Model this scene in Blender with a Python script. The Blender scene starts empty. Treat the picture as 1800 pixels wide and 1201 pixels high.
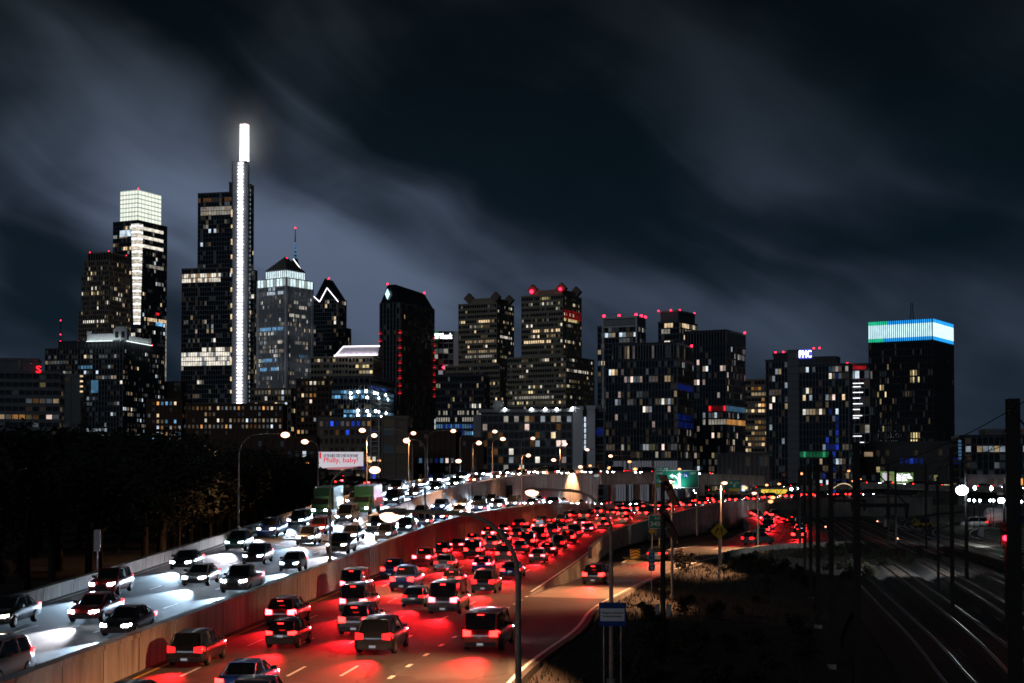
import bpy, bmesh, math, random
from mathutils import Vector, Matrix
R = math.radians
scene = bpy.context.scene
col = scene.collection
rng = random.Random(7)

# ------------------------------------------------------------------ camera
F = 2600.0                      # focal length in photo pixels (1800 wide)
CAM_Z = 9.2
PITCH = R(1.6)
HORIZON = 835.0
cam = bpy.data.cameras.new('camera')
cam.sensor_width = 36.0
cam.lens = F / 1800 * 36
SH = (HORIZON - 600.5) / F - math.tan(PITCH)
cam.shift_y = SH * F / 1800
cam.clip_start = 0.5
cam.clip_end = 12000
camo = bpy.data.objects.new('camera', cam)
camo.location = (0, 0, CAM_Z)
camo.rotation_euler = (R(90) + PITCH, 0, 0)
col.objects.link(camo)
scene.camera = camo

# ------------------------------------------------------------------ view
vs = scene.view_settings
vs.view_transform = 'Standard'
vs.look = 'None'
vs.exposure = 0.0
vs.gamma = 1.0
vs.use_curve_mapping = False
cy = scene.cycles
cy.use_denoising = True
cy.max_bounces = 4
cy.diffuse_bounces = 2
cy.glossy_bounces = 2
cy.transmission_bounces = 2
cy.caustics_reflective = False
cy.caustics_refractive = False
cy.sample_clamp_indirect = 4.0
cy.filter_width = 1.65
cy.volume_bounces = 1
cy.volume_step_rate = 0.6

# ------------------------------------------------------------------ night sky (world)
def lk(nt, a, b): nt.links.new(a, b)
def nmath(nt, op, a, b=None, c=None, clamp=False):
    n = nt.nodes.new('ShaderNodeMath'); n.operation = op; n.use_clamp = clamp
    for i, v in enumerate((a, b, c)):
        if v is None: continue
        if isinstance(v, (int, float)): n.inputs[i].default_value = v
        else: lk(nt, v, n.inputs[i])
    return n.outputs[0]
def nnoise(nt, vec, scale, detail=4, rough=0.5, dist=0.0):
    n = nt.nodes.new('ShaderNodeTexNoise')
    n.inputs['Scale'].default_value = scale; n.inputs['Detail'].default_value = detail
    n.inputs['Roughness'].default_value = rough; n.inputs['Distortion'].default_value = dist
    if vec is not None: lk(nt, vec, n.inputs['Vector'])
    return n.outputs['Fac']
def nramp(nt, fac, stops, interp='LINEAR'):
    n = nt.nodes.new('ShaderNodeValToRGB'); n.color_ramp.interpolation = interp
    e = n.color_ramp.elements
    while len(e) < len(stops): e.new(0.5)
    for el, (p, c) in zip(e, stops):
        el.position = p; el.color = c if len(c) == 4 else (*c, 1)
    lk(nt, fac, n.inputs[0]); return n.outputs[0]
def nmix(nt, fac, a, b, blend='MIX'):
    n = nt.nodes.new('ShaderNodeMix'); n.data_type = 'RGBA'; n.blend_type = blend
    for sock, v in ((n.inputs[0], fac), (n.inputs[6], a), (n.inputs[7], b)):
        if isinstance(v, (int, float)): sock.default_value = v
        elif isinstance(v, tuple): sock.default_value = v if len(v) == 4 else (*v, 1)
        else: lk(nt, v, sock)
    return n.outputs[2]
def ncomb(nt, x, y, z):
    n = nt.nodes.new('ShaderNodeCombineXYZ')
    for i, v in enumerate((x, y, z)):
        if isinstance(v, (int, float)): n.inputs[i].default_value = v
        else: lk(nt, v, n.inputs[i])
    return n.outputs[0]

w = bpy.data.worlds.new('World'); scene.world = w; w.use_nodes = True
nt = w.node_tree; nt.nodes.clear()
tc = nt.nodes.new('ShaderNodeTexCoord')
sp = nt.nodes.new('ShaderNodeSeparateXYZ'); lk(nt, tc.outputs['Generated'], sp.inputs[0])
az = nmath(nt, 'ARCTAN2', sp.outputs[0], sp.outputs[1])          # 0 ahead, + to the right
el = nmath(nt, 'ARCSINE', sp.outputs[2])
SEED_BIG = 3.7
def rot(ang, az, el):
    u = nmath(nt, 'ADD', nmath(nt, 'MULTIPLY', az, math.cos(ang)), nmath(nt, 'MULTIPLY', el, -math.sin(ang)))
    v = nmath(nt, 'ADD', nmath(nt, 'MULTIPLY', az, math.sin(ang)), nmath(nt, 'MULTIPLY', el, math.cos(ang)))
    return u, v
# large soft cloud masses, drawn out by the wind, with finer wisps inside them
azs = nmath(nt, 'ADD', az, 0.07)
els = nmath(nt, 'ADD', el, 0.06)
u, v = rot(R(30), azs, els)
warp = nnoise(nt, ncomb(nt, nmath(nt, 'MULTIPLY', az, 4.0), nmath(nt, 'MULTIPLY', el, 6.0), 1.3), 1.0, 2, 0.5)
vw = nmath(nt, 'ADD', v, nmath(nt, 'MULTIPLY', nmath(nt, 'SUBTRACT', warp, 0.5), 0.16))
big = nnoise(nt, ncomb(nt, nmath(nt, 'MULTIPLY', u, 3.4), nmath(nt, 'MULTIPLY', vw, 8.5), SEED_BIG), 1.0, 2, 0.45)
u2, v2 = rot(R(33), azs, els)
v2w = nmath(nt, 'ADD', v2, nmath(nt, 'MULTIPLY', nmath(nt, 'SUBTRACT', warp, 0.5), 0.12))
fine = nnoise(nt, ncomb(nt, nmath(nt, 'MULTIPLY', u2, 4.5), nmath(nt, 'MULTIPLY', v2w, 24.0), 8.3), 1.0, 3, 0.5, 0.3)
puff = nnoise(nt, ncomb(nt, nmath(nt, 'MULTIPLY', az, 9.0), nmath(nt, 'MULTIPLY', el, 12.0), 5.1), 1.0, 3, 0.5, 0.4)
cl = nmath(nt, 'ADD', nmath(nt, 'ADD', nmath(nt, 'MULTIPLY', big, 0.62), nmath(nt, 'MULTIPLY', fine, 0.20)), nmath(nt, 'MULTIPLY', puff, 0.18))
cl = nramp(nt, cl, [(0.40, (0, 0, 0)), (0.475, (.18, .18, .18)), (0.545, (.62, .62, .62)), (0.62, (1, 1, 1))], 'B_SPLINE')
# the town's glow on the underside of the cloud: strongest over the tall towers, never quite gone
def gauss(c_az, c_el, s_az, s_el, amp):
    a = nmath(nt, 'DIVIDE', nmath(nt, 'SUBTRACT', az, c_az), s_az)
    e = nmath(nt, 'DIVIDE', nmath(nt, 'SUBTRACT', el, c_el), s_el)
    r2 = nmath(nt, 'ADD', nmath(nt, 'MULTIPLY', a, a), nmath(nt, 'MULTIPLY', e, e))
    return nmath(nt, 'MULTIPLY', nmath(nt, 'EXPONENT', nmath(nt, 'MULTIPLY', r2, -1.0)), amp)
glow = nmath(nt, 'ADD', gauss(-0.25, 0.13, 0.26, 0.13, 1.12), gauss(0.12, 0.08, 0.50, 0.085, 0.40))
glow = nmath(nt, 'ADD', glow, 0.10)
fac = nmath(nt, 'MULTIPLY', cl, glow, clamp=True)
elc = nmath(nt, 'MULTIPLY', el, 2.6, clamp=True)
clear = nramp(nt, elc, [(0.0, (.0042, .0092, .0150)), (0.25, (.0024, .0078, .0140)), (0.75, (.0016, .0040, .0058)), (1.0, (.0018, .0028, .0034))])
cloudc = nramp(nt, elc, [(0.0, (.046, .066, .104)), (0.45, (.104, .136, .210)), (1.0, (.060, .074, .078))])
skyc = nmix(nt, fac, clear, cloudc)
bg = nt.nodes.new('ShaderNodeBackground'); lk(nt, skyc, bg.inputs[0]); bg.inputs[1].default_value = 1.0
wo = nt.nodes.new('ShaderNodeOutputWorld'); lk(nt, bg.outputs[0], wo.inputs[0])

# added fill: one weak, very soft sun behind the camera, lifting dark facades
sd = bpy.data.lights.new('fill_sun', 'SUN'); sd.energy = 0.18; sd.angle = R(12); sd.color = (.75, .85, 1)
so = bpy.data.objects.new('fill_sun', sd); so.rotation_euler = (R(64), 0, R(-24)); so.location = (0, 0, 300); col.objects.link(so)

# ------------------------------------------------------------------ picture -> place
def ray(px, py):
    cx = (px - 900.0) / F; cv = (600.5 - py) / F + SH
    return Vector((cx, math.cos(PITCH) - cv * math.sin(PITCH), math.sin(PITCH) + cv * math.cos(PITCH)))
def P(px, py, D):                       # the point seen at (px, py) at distance D
    r = ray(px, py); r = r * (D / r.y); return Vector((r.x, D, CAM_Z + r.z))
def G(px, py, z):                       # the point seen at (px, py) at height z
    r = ray(px, py); r = r * ((z - CAM_Z) / r.z); return Vector((r.x, r.y, z))

# ------------------------------------------------------------------ mesh helpers
class MB:
    def __init__(s): s.v = []; s.f = []; s.m = []; s.sm = []
    def add(s, vs, fs, mi=0, smooth=False):
        b = len(s.v); s.v += [tuple(x) for x in vs]
        for f in fs: s.f.append([b + i for i in f]); s.m.append(mi); s.sm.append(smooth)
    def box(s, x0, x1, y0, y1, z0, z1, mi=0, M=None):
        vs = [Vector((x, y, z)) for z in (z0, z1) for y in (y0, y1) for x in (x0, x1)]
        if M: vs = [M @ p for p in vs]
        s.add(vs, [(0, 2, 3, 1), (4, 5, 7, 6), (0, 1, 5, 4), (2, 6, 7, 3), (0, 4, 6, 2), (1, 3, 7, 5)], mi)
    def quad(s, a, b, c, d, mi=0): s.add([a, b, c, d], [(0, 1, 2, 3)], mi)
    def prism(s, poly, z0, z1, mi=0, poly1=None):
        n = len(poly); p1 = poly1 or poly
        vs = [(x, y, z0) for x, y in poly] + [(x, y, z1) for x, y in p1]
        fs = [(i, (i + 1) % n, n + (i + 1) % n, n + i) for i in range(n)]
        fs += [tuple(range(n - 1, -1, -1)), tuple(range(n, 2 * n))]
        s.add(vs, fs, mi)
    def tube(s, pts, r, n=8, mi=0, cap=True):
        pts = [Vector(p) for p in pts]; k = len(pts)
        rs = r if isinstance(r, (list, tuple)) else [r] * k
        vs = []
        for i, p in enumerate(pts):
            t = (pts[min(i + 1, k - 1)] - pts[max(i - 1, 0)]).normalized()
            a = Vector((1, 0, 0)) if abs(t.x) < 0.9 else Vector((0, 1, 0))
            e1 = t.cross(a).normalized(); e2 = t.cross(e1)
            for j in range(n):
                th = 2 * math.pi * j / n
                vs.append(p + (e1 * math.cos(th) + e2 * math.sin(th)) * rs[i])
        fs = [(i * n + j, i * n + (j + 1) % n, (i + 1) * n + (j + 1) % n, (i + 1) * n + j) for i in range(k - 1) for j in range(n)]
        s.add(vs, fs, mi, True)
        if cap: s.add(vs[:n], [tuple(range(n))], mi); s.add(vs[-n:], [tuple(range(n))], mi)
    def ball(s, c, rx, ry=None, rz=None, nu=10, nv=6, mi=0):
        ry = ry or rx; rz = rz or rx; vs = []; c = Vector(c)
        for i in range(nv + 1):
            ph = math.pi * i / nv
            for j in range(nu):
                th = 2 * math.pi * j / nu
                vs.append(c + Vector((rx * math.sin(ph) * math.cos(th), ry * math.sin(ph) * math.sin(th), rz * math.cos(ph))))
        fs = [(i * nu + j, (i + 1) * nu + j, (i + 1) * nu + (j + 1) % nu, i * nu + (j + 1) % nu) for i in range(nv) for j in range(nu)]
        s.add(vs, fs, mi, True)
    def mesh(s, name, mats):
        me = bpy.data.meshes.new(name); me.from_pydata(s.v, [], s.f)
        for m in (mats if isinstance(mats, (list, tuple)) else [mats]): me.materials.append(m)
        me.polygons.foreach_set('material_index', s.m); me.polygons.foreach_set('use_smooth', s.sm)
        me.update(); return me
    def build(s, name, mats, parent=None, kind=None):
        o = bpy.data.objects.new(name, s.mesh(name, mats)); col.objects.link(o)
        if parent: o.parent = parent
        if kind: o['kind'] = kind
        return o
def link(name, me, parent=None, loc=None, rz=None):
    o = bpy.data.objects.new(name, me); col.objects.link(o)
    if parent: o.parent = parent
    if loc is not None: o.location = loc
    if rz is not None: o.rotation_euler = (0, 0, rz)
    return o
def tag(o, label=None, cat=None, group=None, kind=None):
    if label: o['label'] = label
    if cat: o['category'] = cat
    if group: o['group'] = group
    if kind: o['kind'] = kind
    return o
def empty(name, loc=(0, 0, 0), rz=0.0):
    o = bpy.data.objects.new(name, None); o.empty_display_size = 0.3; col.objects.link(o)
    o.location = loc; o.rotation_euler = (0, 0, rz); return o
ORD = ['first', 'second', 'third', 'fourth', 'fifth', 'sixth', 'seventh', 'eighth', 'ninth', 'tenth', 'eleventh', 'twelfth', 'thirteenth', 'fourteenth', 'fifteenth', 'sixteenth', 'seventeenth', 'eighteenth', 'nineteenth']
TENS = {2: 'twent', 3: 'thirt', 4: 'fort', 5: 'fift', 6: 'sixt', 7: 'sevent', 8: 'eight'}
def ordn(i):                            # 0 -> first
    i += 1
    if i < 20: return ORD[i - 1]
    t, u = divmod(i, 10)
    return TENS[t] + 'ieth' if u == 0 else TENS[t] + 'y-' + ORD[u - 1]

# ------------------------------------------------------------------ materials
M = {}
def mat(name, base, rough=0.7, metal=0.0, var=0.0, vscale=1.0, bump=0.0, bscale=20.0, spec=0.5, streak=False, coord='Object', coat=0.0):
    m = bpy.data.materials.new(name); m.use_nodes = True; nt = m.node_tree; b = nt.nodes['Principled BSDF']
    b.inputs['Base Color'].default_value = (*base, 1); b.inputs['Roughness'].default_value = rough
    b.inputs['Metallic'].default_value = metal; b.inputs['Specular IOR Level'].default_value = spec
    b.inputs['Coat Weight'].default_value = coat
    if var or bump:
        tc = nt.nodes.new('ShaderNodeTexCoord'); vec = tc.outputs[coord]
        if coord == 'World':
            pass
    if var:
        vv = vec
        if streak:
            mp = nt.nodes.new('ShaderNodeMapping'); mp.inputs['Scale'].default_value = (1, 1, 0.12); lk(nt, vec, mp.inputs[0]); vv = mp.outputs[0]
        n1 = nnoise(nt, vv, vscale, 6, 0.62, 0.3)
        n2 = nnoise(nt, vec, vscale * 0.17, 3, 0.5)
        f = nmath(nt, 'ADD', nmath(nt, 'MULTIPLY', n1, 0.65), nmath(nt, 'MULTIPLY', n2, 0.35))
        lo = tuple(c * (1 - var) for c in base); hi = tuple(min(1, c * (1 + var)) for c in base)
        lk(nt, nramp(nt, f, [(0.32, lo), (0.68, hi)]), b.inputs['Base Color'])
        rr = nmath(nt, 'ADD', nmath(nt, 'MULTIPLY', n1, 0.22), rough - 0.11, clamp=True)
        lk(nt, rr, b.inputs['Roughness'])
    if bump:
        nb = nnoise(nt, vec, bscale, 4, 0.6)
        bn = nt.nodes.new('ShaderNodeBump'); bn.inputs['Strength'].default_value = bump; bn.inputs['Distance'].default_value = 0.03
        lk(nt, nb, bn.inputs['Height']); lk(nt, bn.outputs[0], b.inputs['Normal'])
    M[name] = m; return m
def emis(name, c, strength, var=0.0, vscale=0.6, sample=False, base=(.02, .02, .02), bands=None):
    m = bpy.data.materials.new(name); m.use_nodes = True; nt = m.node_tree; b = nt.nodes['Principled BSDF']
    b.inputs['Base Color'].default_value = (*base, 1); b.inputs['Roughness'].default_value = 0.3
    b.inputs['Emission Color'].default_value = (*c, 1); b.inputs['Emission Strength'].default_value = strength
    if var:
        ge = nt.nodes.new('ShaderNodeNewGeometry')
        n1 = nnoise(nt, ge.outputs['Position'], vscale, 3, 0.6)
        f = nmath(nt, 'MULTIPLY', nmath(nt, 'ADD', nmath(nt, 'MULTIPLY', nmath(nt, 'SUBTRACT', n1, 0.5), var * 5), 1.0, clamp=False), strength)
        f = nmath(nt, 'MAXIMUM', f, strength * 0.12)
        lk(nt, f, b.inputs['Emission Strength'])
    m.cycles.emission_sampling = 'FRONT_BACK' if sample else 'NONE'
    M[name] = m; return m
mat('asphalt', (.060, .055, .05), 0.78, var=.35, vscale=.8, bump=.25, bscale=30)
mat('asphalt_old', (.085, .078, .07), 0.75, var=.35, vscale=.7, bump=.25, bscale=30)
def crack(name):                       # tar-filled cracks and square-cut patches in the surface
    nt = M[name].node_tree; b = nt.nodes['Principled BSDF']; src = b.inputs['Base Color'].links[0].from_socket
    tc = nt.nodes.new('ShaderNodeTexCoord')
    wv = nt.nodes.new('ShaderNodeVectorMath'); wv.operation = 'ADD'; nz = nt.nodes.new('ShaderNodeTexNoise'); nz.inputs['Scale'].default_value = .6; lk(nt, tc.outputs['Object'], nz.inputs['Vector'])
    lk(nt, tc.outputs['Object'], wv.inputs[0]); lk(nt, nz.outputs['Color'], wv.inputs[1])
    vo = nt.nodes.new('ShaderNodeTexVoronoi'); vo.feature = 'DISTANCE_TO_EDGE'; vo.inputs['Scale'].default_value = .16; lk(nt, wv.outputs[0], vo.inputs['Vector'])
    cr = nramp(nt, vo.outputs['Distance'], [(0.0, (.35, .35, .35)), (0.018, (1, 1, 1))])
    mp = nt.nodes.new('ShaderNodeMapping'); mp.inputs['Scale'].default_value = (.26, .055, 1); lk(nt, tc.outputs['Object'], mp.inputs[0])
    v2 = nt.nodes.new('ShaderNodeTexVoronoi'); v2.distance = 'CHEBYCHEV'; v2.inputs['Scale'].default_value = 1.0; lk(nt, mp.outputs[0], v2.inputs['Vector'])
    sp_ = nt.nodes.new('ShaderNodeSeparateColor'); lk(nt, v2.outputs['Color'], sp_.inputs[0])
    pt = nramp(nt, sp_.outputs[0], [(0.0, (.62, .62, .62)), (0.25, (1, 1, 1)), (0.8, (1.0, 1.0, 1.0)), (1.0, (1.35, 1.32, 1.28))], 'CONSTANT')
    c = nmix(nt, 1.0, src, cr, 'MULTIPLY'); c = nmix(nt, 1.0, c, pt, 'MULTIPLY'); lk(nt, c, b.inputs['Base Color'])
crack('asphalt'); crack('asphalt_old')
mat('ramp_concrete', (.23, .20, .165), 0.65, var=.3, vscale=.5, bump=.2, bscale=25)
mat('concrete', (.27, .245, .215), 0.82, var=.62, vscale=1.6, bump=.35, bscale=14, streak=True)
mat('concrete_pale', (.42, .40, .38), 0.8, var=.35, vscale=.9, bump=.3, bscale=12, streak=True)
mat('paint', (.72, .70, .66), 0.55, var=.25, vscale=5)
mat('paint_yellow', (.75, .45, .05), 0.55, var=.25, vscale=5)
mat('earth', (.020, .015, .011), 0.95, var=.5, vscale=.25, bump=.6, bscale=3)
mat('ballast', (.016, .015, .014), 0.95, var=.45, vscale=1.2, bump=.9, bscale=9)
mat('yard_gravel', (.16, .15, .12), 0.95, var=.35, vscale=.25, bump=.6, bscale=5)
mat('rail_steel', (.30, .28, .26), 0.32, metal=1.0, var=.2, vscale=2)
mat('sleeper', (.06, .045, .035), 0.9, var=.4, vscale=2)
mat('pole_steel', (.30, .27, .24), 0.55, metal=.35, var=.3, vscale=3)
mat('galvanised', (.42, .42, .42), 0.45, metal=.6, var=.25, vscale=4)
mat('dark_steel', (.018, .016, .015), 0.75, var=.4, vscale=2)
mat('bark', (.022, .016, .012), 0.95, var=.4, vscale=3)
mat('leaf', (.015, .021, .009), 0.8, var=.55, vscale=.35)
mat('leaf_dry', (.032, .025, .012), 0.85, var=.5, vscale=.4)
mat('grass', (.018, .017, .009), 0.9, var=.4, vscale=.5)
mat('sign_green', (.004, .16, .10), 0.35)
mat('sign_blue', (.012, .055, .30), 0.4)
mat('sign_teal', (.01, .14, .20), 0.4)
mat('sign_yellow', (.50, .30, .02), 0.4)
mat('sign_white', (.78, .78, .78), 0.4)
mat('sign_black', (.01, .01, .01), 0.5)
mat('solar', (.008, .01, .018), 0.2)
mat('rubber', (.012, .012, .012), 0.8)
mat('alloy', (.45, .45, .46), 0.3, metal=.9)
mat('car_glass', (.010, .012, .014), 0.06, spec=.7)
mat('trim', (.015, .015, .016), 0.5)
for nme, c in dict(white=(.72, .72, .70), silver=(.42, .43, .44), black=(.012, .012, .014), grey=(.11, .115, .12), blue=(.02, .06, .22), red=(.30, .015, .015), green=(.02, .09, .05), beige=(.42, .36, .26), yellow=(.62, .36, .02)).items():
    mat('car_' + nme, c, 0.28, metal=.25 if nme in ('silver', 'grey', 'blue') else 0, coat=.6)
emis('headlight', (.86, .93, 1.0), 60, sample=False)
emis('taillight', (1.0, .012, .010), 16, sample=False)
emis('taillight_dim', (1.0, .008, .010), 3.5)
emis('headlight_blue', (.55, .76, 1.0), 26)
emis('headlight_warm', (1.0, .86, .66), 16)
emis('taillight_pink', (1.0, .05, .06), 18, sample=False)
emis('amber', (1.0, .30, .03), 8)
emis('plate', (.9, .9, 1.0), .25)
emis('lamp_bulb', (1.0, .47, .30), 4.5)
emis('lamp_bulb_far', (1.0, .36, .14), 2.6)
emis('flood_bulb', (.86, .95, 1.0), 40)
emis('beacon', (1.0, .012, .04), 9)
# lit windows: base colour of the light inside, three levels each
WC = dict(warm=(1, .72, .42), white=(1, .92, .78), cool=(.72, .86, 1), yellow=(1, .80, .38), pink=(1, .74, .66), cyan=(.22, .58, 1), blue=(.03, .10, 1), red=(1, .02, .03), green=(.05, .9, .35), amber=(1, .45, .12))
for k_, c_ in WC.items():
    for i_, s_ in enumerate((.06, .24, .85)):
        emis(k_ + str(i_), c_, s_, var=.55, vscale=.21)
emis('faint_warm', (1, .75, .5), .014)
emis('faint_cool', (.6, .8, 1), .014)
mat('glass_dark', (.012, .016, .022), 0.10, spec=.6)
mat('glass_blue', (.016, .026, .038), 0.08, spec=.7)
mat('spandrel', (.10, .115, .135), 0.4)
mat('mullion', (.20, .22, .24), 0.45, metal=.2)
mat('stone_brown', (.24, .19, .15), 0.8, var=.15, vscale=.1)
mat('stone_grey', (.34, .34, .34), 0.75, var=.12, vscale=.1)
mat('stone_pale', (.74, .74, .77), 0.7, var=.1, vscale=.1)
mat('stone_tan', (.36, .31, .23), 0.8, var=.15, vscale=.1)
mat('brick_dark', (.10, .055, .042), 0.85, var=.2, vscale=.2)
mat('facade_black', (.035, .038, .044), 0.35, var=.2, vscale=.1)
mat('facade_grey', (.15, .16, .17), 0.6, var=.2, vscale=.1)
mat('roof_dark', (.02, .02, .022), 0.8)
emis('led_white', (1, .97, .90), 3.2, var=.12, vscale=.4, sample=True)
emis('led_strip', (.98, .96, 1.0), 1.9, var=.15, vscale=.4, sample=True)
mat('shaft_metal', (.55, .57, .62), .5, metal=.2)
emis('lobby_glass', (.80, .84, 1.0), .085)
emis('crown_white', (.95, 1, .84), 1.05, var=.12, vscale=.2)
emis('crown_cool', (.75, .95, 1), 1.1, var=.3, vscale=.25)
emis('crown_mint', (.78, .92, .90), .36, var=.25, vscale=.15)
mat('roof_pale', (.78, .74, .80), .6)
emis('roof_line', (1, .92, 1), 2.6, sample=True)
emis('uplight', (.82, .95, .93), 2.2, sample=True)
emis('screen_white', (.62, .92, 1), 1.35, var=.12, vscale=.3)
emis('screen_blue', (.02, .36, .95), 1.1, var=.2, vscale=.3)
emis('screen_green', (.02, .85, .45), .9, var=.2, vscale=.3)
emis('sign_light', (.90, .92, 1), 4)
emis('sign_violet', (.12, .14, 1), .8)
emis('sign_red', (1, .01, .02), 4)
emis('sign_mint', (.05, 1, .55), 1.6)
emis('billboard_white', (.74, .70, .78), .75)
emis('billboard_red', (.85, .05, .07), .8)
emis('billboard_pink', (.80, .30, .34), .5)
emis('billboard_dark', (.03, .03, .05), .3)
emis('billboard_yellow', (1, .72, .06), .8, var=.25, vscale=.5)
emis('billboard_green', (.25, .42, .12), .5, var=.5, vscale=.6)
# ------------------------------------------------------------------ roads
def crom(pts, n):
    pts = [Vector(p) for p in pts]; k = len(pts) - 1; out = []
    for i in range(n):
        t = i / (n - 1) * k; j = min(int(t), k - 1); u = t - j
        p0 = pts[max(j - 1, 0)]; p1 = pts[j]; p2 = pts[j + 1]; p3 = pts[min(j + 2, k)]
        if j == 0: p0 = p1 * 2 - p2
        if j + 2 > k: p3 = p2 * 2 - p1
        out.append(0.5 * ((2 * p1) + (p2 - p0) * u + (2 * p0 - 5 * p1 + 4 * p2 - p3) * u * u + (3 * p1 - p0 - 3 * p2 + p3) * u ** 3))
    return out
class Road:
    def __init__(s, L, Rr, n=90):
        s.L = crom(L, n); s.R = crom(Rr, n); s.n = n
        s.c = [(a + b) / 2 for a, b in zip(s.L, s.R)]
        s.cum = [0]
        for i in range(1, n): s.cum.append(s.cum[-1] + (s.c[i] - s.c[i - 1]).length)
        s.len = s.cum[-1]
    def at(s, d, fr):                       # metres along, fraction across -> point, heading
        d = max(0, min(d, s.len - 1e-3)); lo = 0
        while s.cum[lo + 1] < d: lo += 1
        u = (d - s.cum[lo]) / (s.cum[lo + 1] - s.cum[lo])
        a = s.L[lo].lerp(s.R[lo], fr); b = s.L[lo + 1].lerp(s.R[lo + 1], fr)
        return a.lerp(b, u), (b - a)
    def build(s, name, m_top, m_side, zb):
        mb = MB(); K = 6
        for i in range(s.n):
            for j in range(K + 1): mb.v.append(tuple(s.L[i].lerp(s.R[i], j / K)))
        for i in range(s.n - 1):
            for j in range(K):
                a = i * (K + 1) + j; mb.f.append([a, a + 1, a + K + 2, a + K + 1]); mb.m.append(0); mb.sm.append(False)
        for E, fl in ((s.L, 1), (s.R, 0)):
            for i in range(s.n - 1):
                a, b = E[i], E[i + 1]; zf = zb if callable(zb) else (lambda q: zb); a0 = Vector((a.x, a.y, min(zf(a), a.z - .4))); b0 = Vector((b.x, b.y, min(zf(b), b.z - .4)))
                mb.quad(a0, b0, b, a, 1) if not fl else mb.quad(a, b, b0, a0, 1)
        o = mb.build(name, [m_top, m_side]); o['kind'] = 'structure'; return o
    def line(s, name, parent, fr, d0, d1, wid, m, dash=None, gap=None, lift=.012):
        d = d0; me_list = []
        step = 3.0
        while d < d1:
            e = min(d1, d + (dash or (d1 - d0))); mb = MB(); k = max(1, int((e - d) / step)); pr = None
            for i in range(k + 1):
                p, h = s.at(d + (e - d) * i / k, fr); h.z = 0; h.normalize(); nrm = Vector((h.y, -h.x, 0)) * wid / 2
                q = (p - nrm + Vector((0, 0, lift)), p + nrm + Vector((0, 0, lift)))
                if pr: mb.quad(pr[0], pr[1], q[1], q[0])
                pr = q
            mb.build(name, m, parent)
            if not dash: break
            d = e + gap
def V(*a): return Vector(a)
# ground (one sheet to the horizon) and the rail-yard bed
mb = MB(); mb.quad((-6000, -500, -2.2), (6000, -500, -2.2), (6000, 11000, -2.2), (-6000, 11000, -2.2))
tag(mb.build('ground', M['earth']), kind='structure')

main = Road([(-19.5, 28, 0), (-17.7, 65, 0), (-16.5, 85, 0), (-14, 121, 0), (-9.2, 183, 0), (-2.5, 240, .3), (5.5, 268, .8), (17, 295, 1.4), (26.5, 320, 1.7), (36, 345, 2.0), (52, 375, 2.5), (75, 402, 3.0), (110, 425, 3.2)],
            [(-10.5, 28, 0), (-5.8, 65, 0), (-2.7, 88, 0), (1.1, 112, 0), (8.0, 165, 0), (14.5, 217, .2), (22, 248, .8), (30, 267, 1.9), (39, 290, 2.8), (50, 320, 2.9), (63, 348, 3.0), (80, 374, 3.2), (113, 398, 3.3)], 120)
rm = main.build('highway', M['asphalt'], M['concrete'], -2.0)
exitr = Road([(-10.5, 28, -.004), (-5.8, 65, -.004), (-2.7, 88, -.004), (1.1, 112, -.004), (9.5, 146, 0), (14.2, 168, 0), (22, 189, 0), (31, 201, 0), (41, 206, 0)],
             [(-2.5, 28, -.004), (.2, 65, -.004), (4.2, 88, -.004), (6.6, 105, -.004), (14.0, 136, 0), (21.5, 160, 0), (30, 181, 0), (36.5, 189, 0), (44, 194, 0)], 80)
rx = exitr.build('exit_ramp', M['asphalt'], M['concrete'], -2.0)
cross = Road([(27, 196, .004), (34, 225, .004), (42, 262, .004), (50, 322, .004), (61, 420, .004), (76, 520, .004)],
             [(42, 194, .004), (47.5, 222, .004), (54, 262, .004), (59, 322, .004), (70, 420, .004), (85, 520, .004)], 60)
rc = cross.build('side_street', M['asphalt_old'], M['concrete'], -2.0)
# pale concrete gore and ramp slab beyond the joint
slab = Road([(1.25, 112, .006), (9.55, 146, .006), (14.3, 168, .006)], [(7.4, 110, .006), (13.9, 136, .006), (18.5, 152, .006)], 20)
mb = MB()
for i in range(19): mb.quad(slab.L[i], slab.R[i], slab.R[i + 1], slab.L[i + 1])
tag(mb.build('ramp_pavement', M['ramp_concrete']), kind='structure')

trunk = Road([(-34, 30, 1.0), (-30.5, 62, 1.1), (-28.6, 83, 1.4), (-28.2, 115, 2.0), (-27.5, 150, 2.9)],
             [(-20.2, 30, .8), (-18.3, 65, .9), (-17.0, 85, 1.1), (-14.5, 121, 1.5), (-12.2, 150, 2.0)], 60)
rt = trunk.build('elevated_carriageway', M['asphalt_old'], M['concrete'], -2.2)
upper = Road([(-27.5, 150, 2.9), (-23.4, 190, 5.0), (-18.0, 232, 7.0), (-7.6, 278, 8.8), (10.5, 318, 9.4), (31, 352, 9.2), (60, 385, 8.4)],
             [(-18.6, 150, 2.55), (-14.6, 190, 4.7), (-9.0, 228, 6.6), (1.0, 268, 8.2), (16.5, 304, 8.8), (36, 337, 8.8), (63, 370, 8.2)], 70)
ru = upper.build('upper_ramp', M['asphalt_old'], M['concrete_pale'], lambda q: -2.2 if q.y < 306 else q.z - 1.5)
lower = Road([(-18.6, 150, 2.5), (-15.3, 180, 3.7), (-10.6, 214, 4.6), (-2.2, 262, 4.6), (10.3, 297, 3.5), (19.8, 324, 2.4), (30, 349, 2.2)],
             [(-12.2, 150, 2.0), (-9.4, 183, 2.5), (-5.3, 216, 2.9), (4.9, 267, 3.1), (16.6, 294.6, 2.6), (26.2, 319.6, 1.9), (35.4, 344.6, 2.02)], 70)
rl = lower.build('lower_ramp', M['asphalt_old'], M['concrete'], -2.2)

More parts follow.
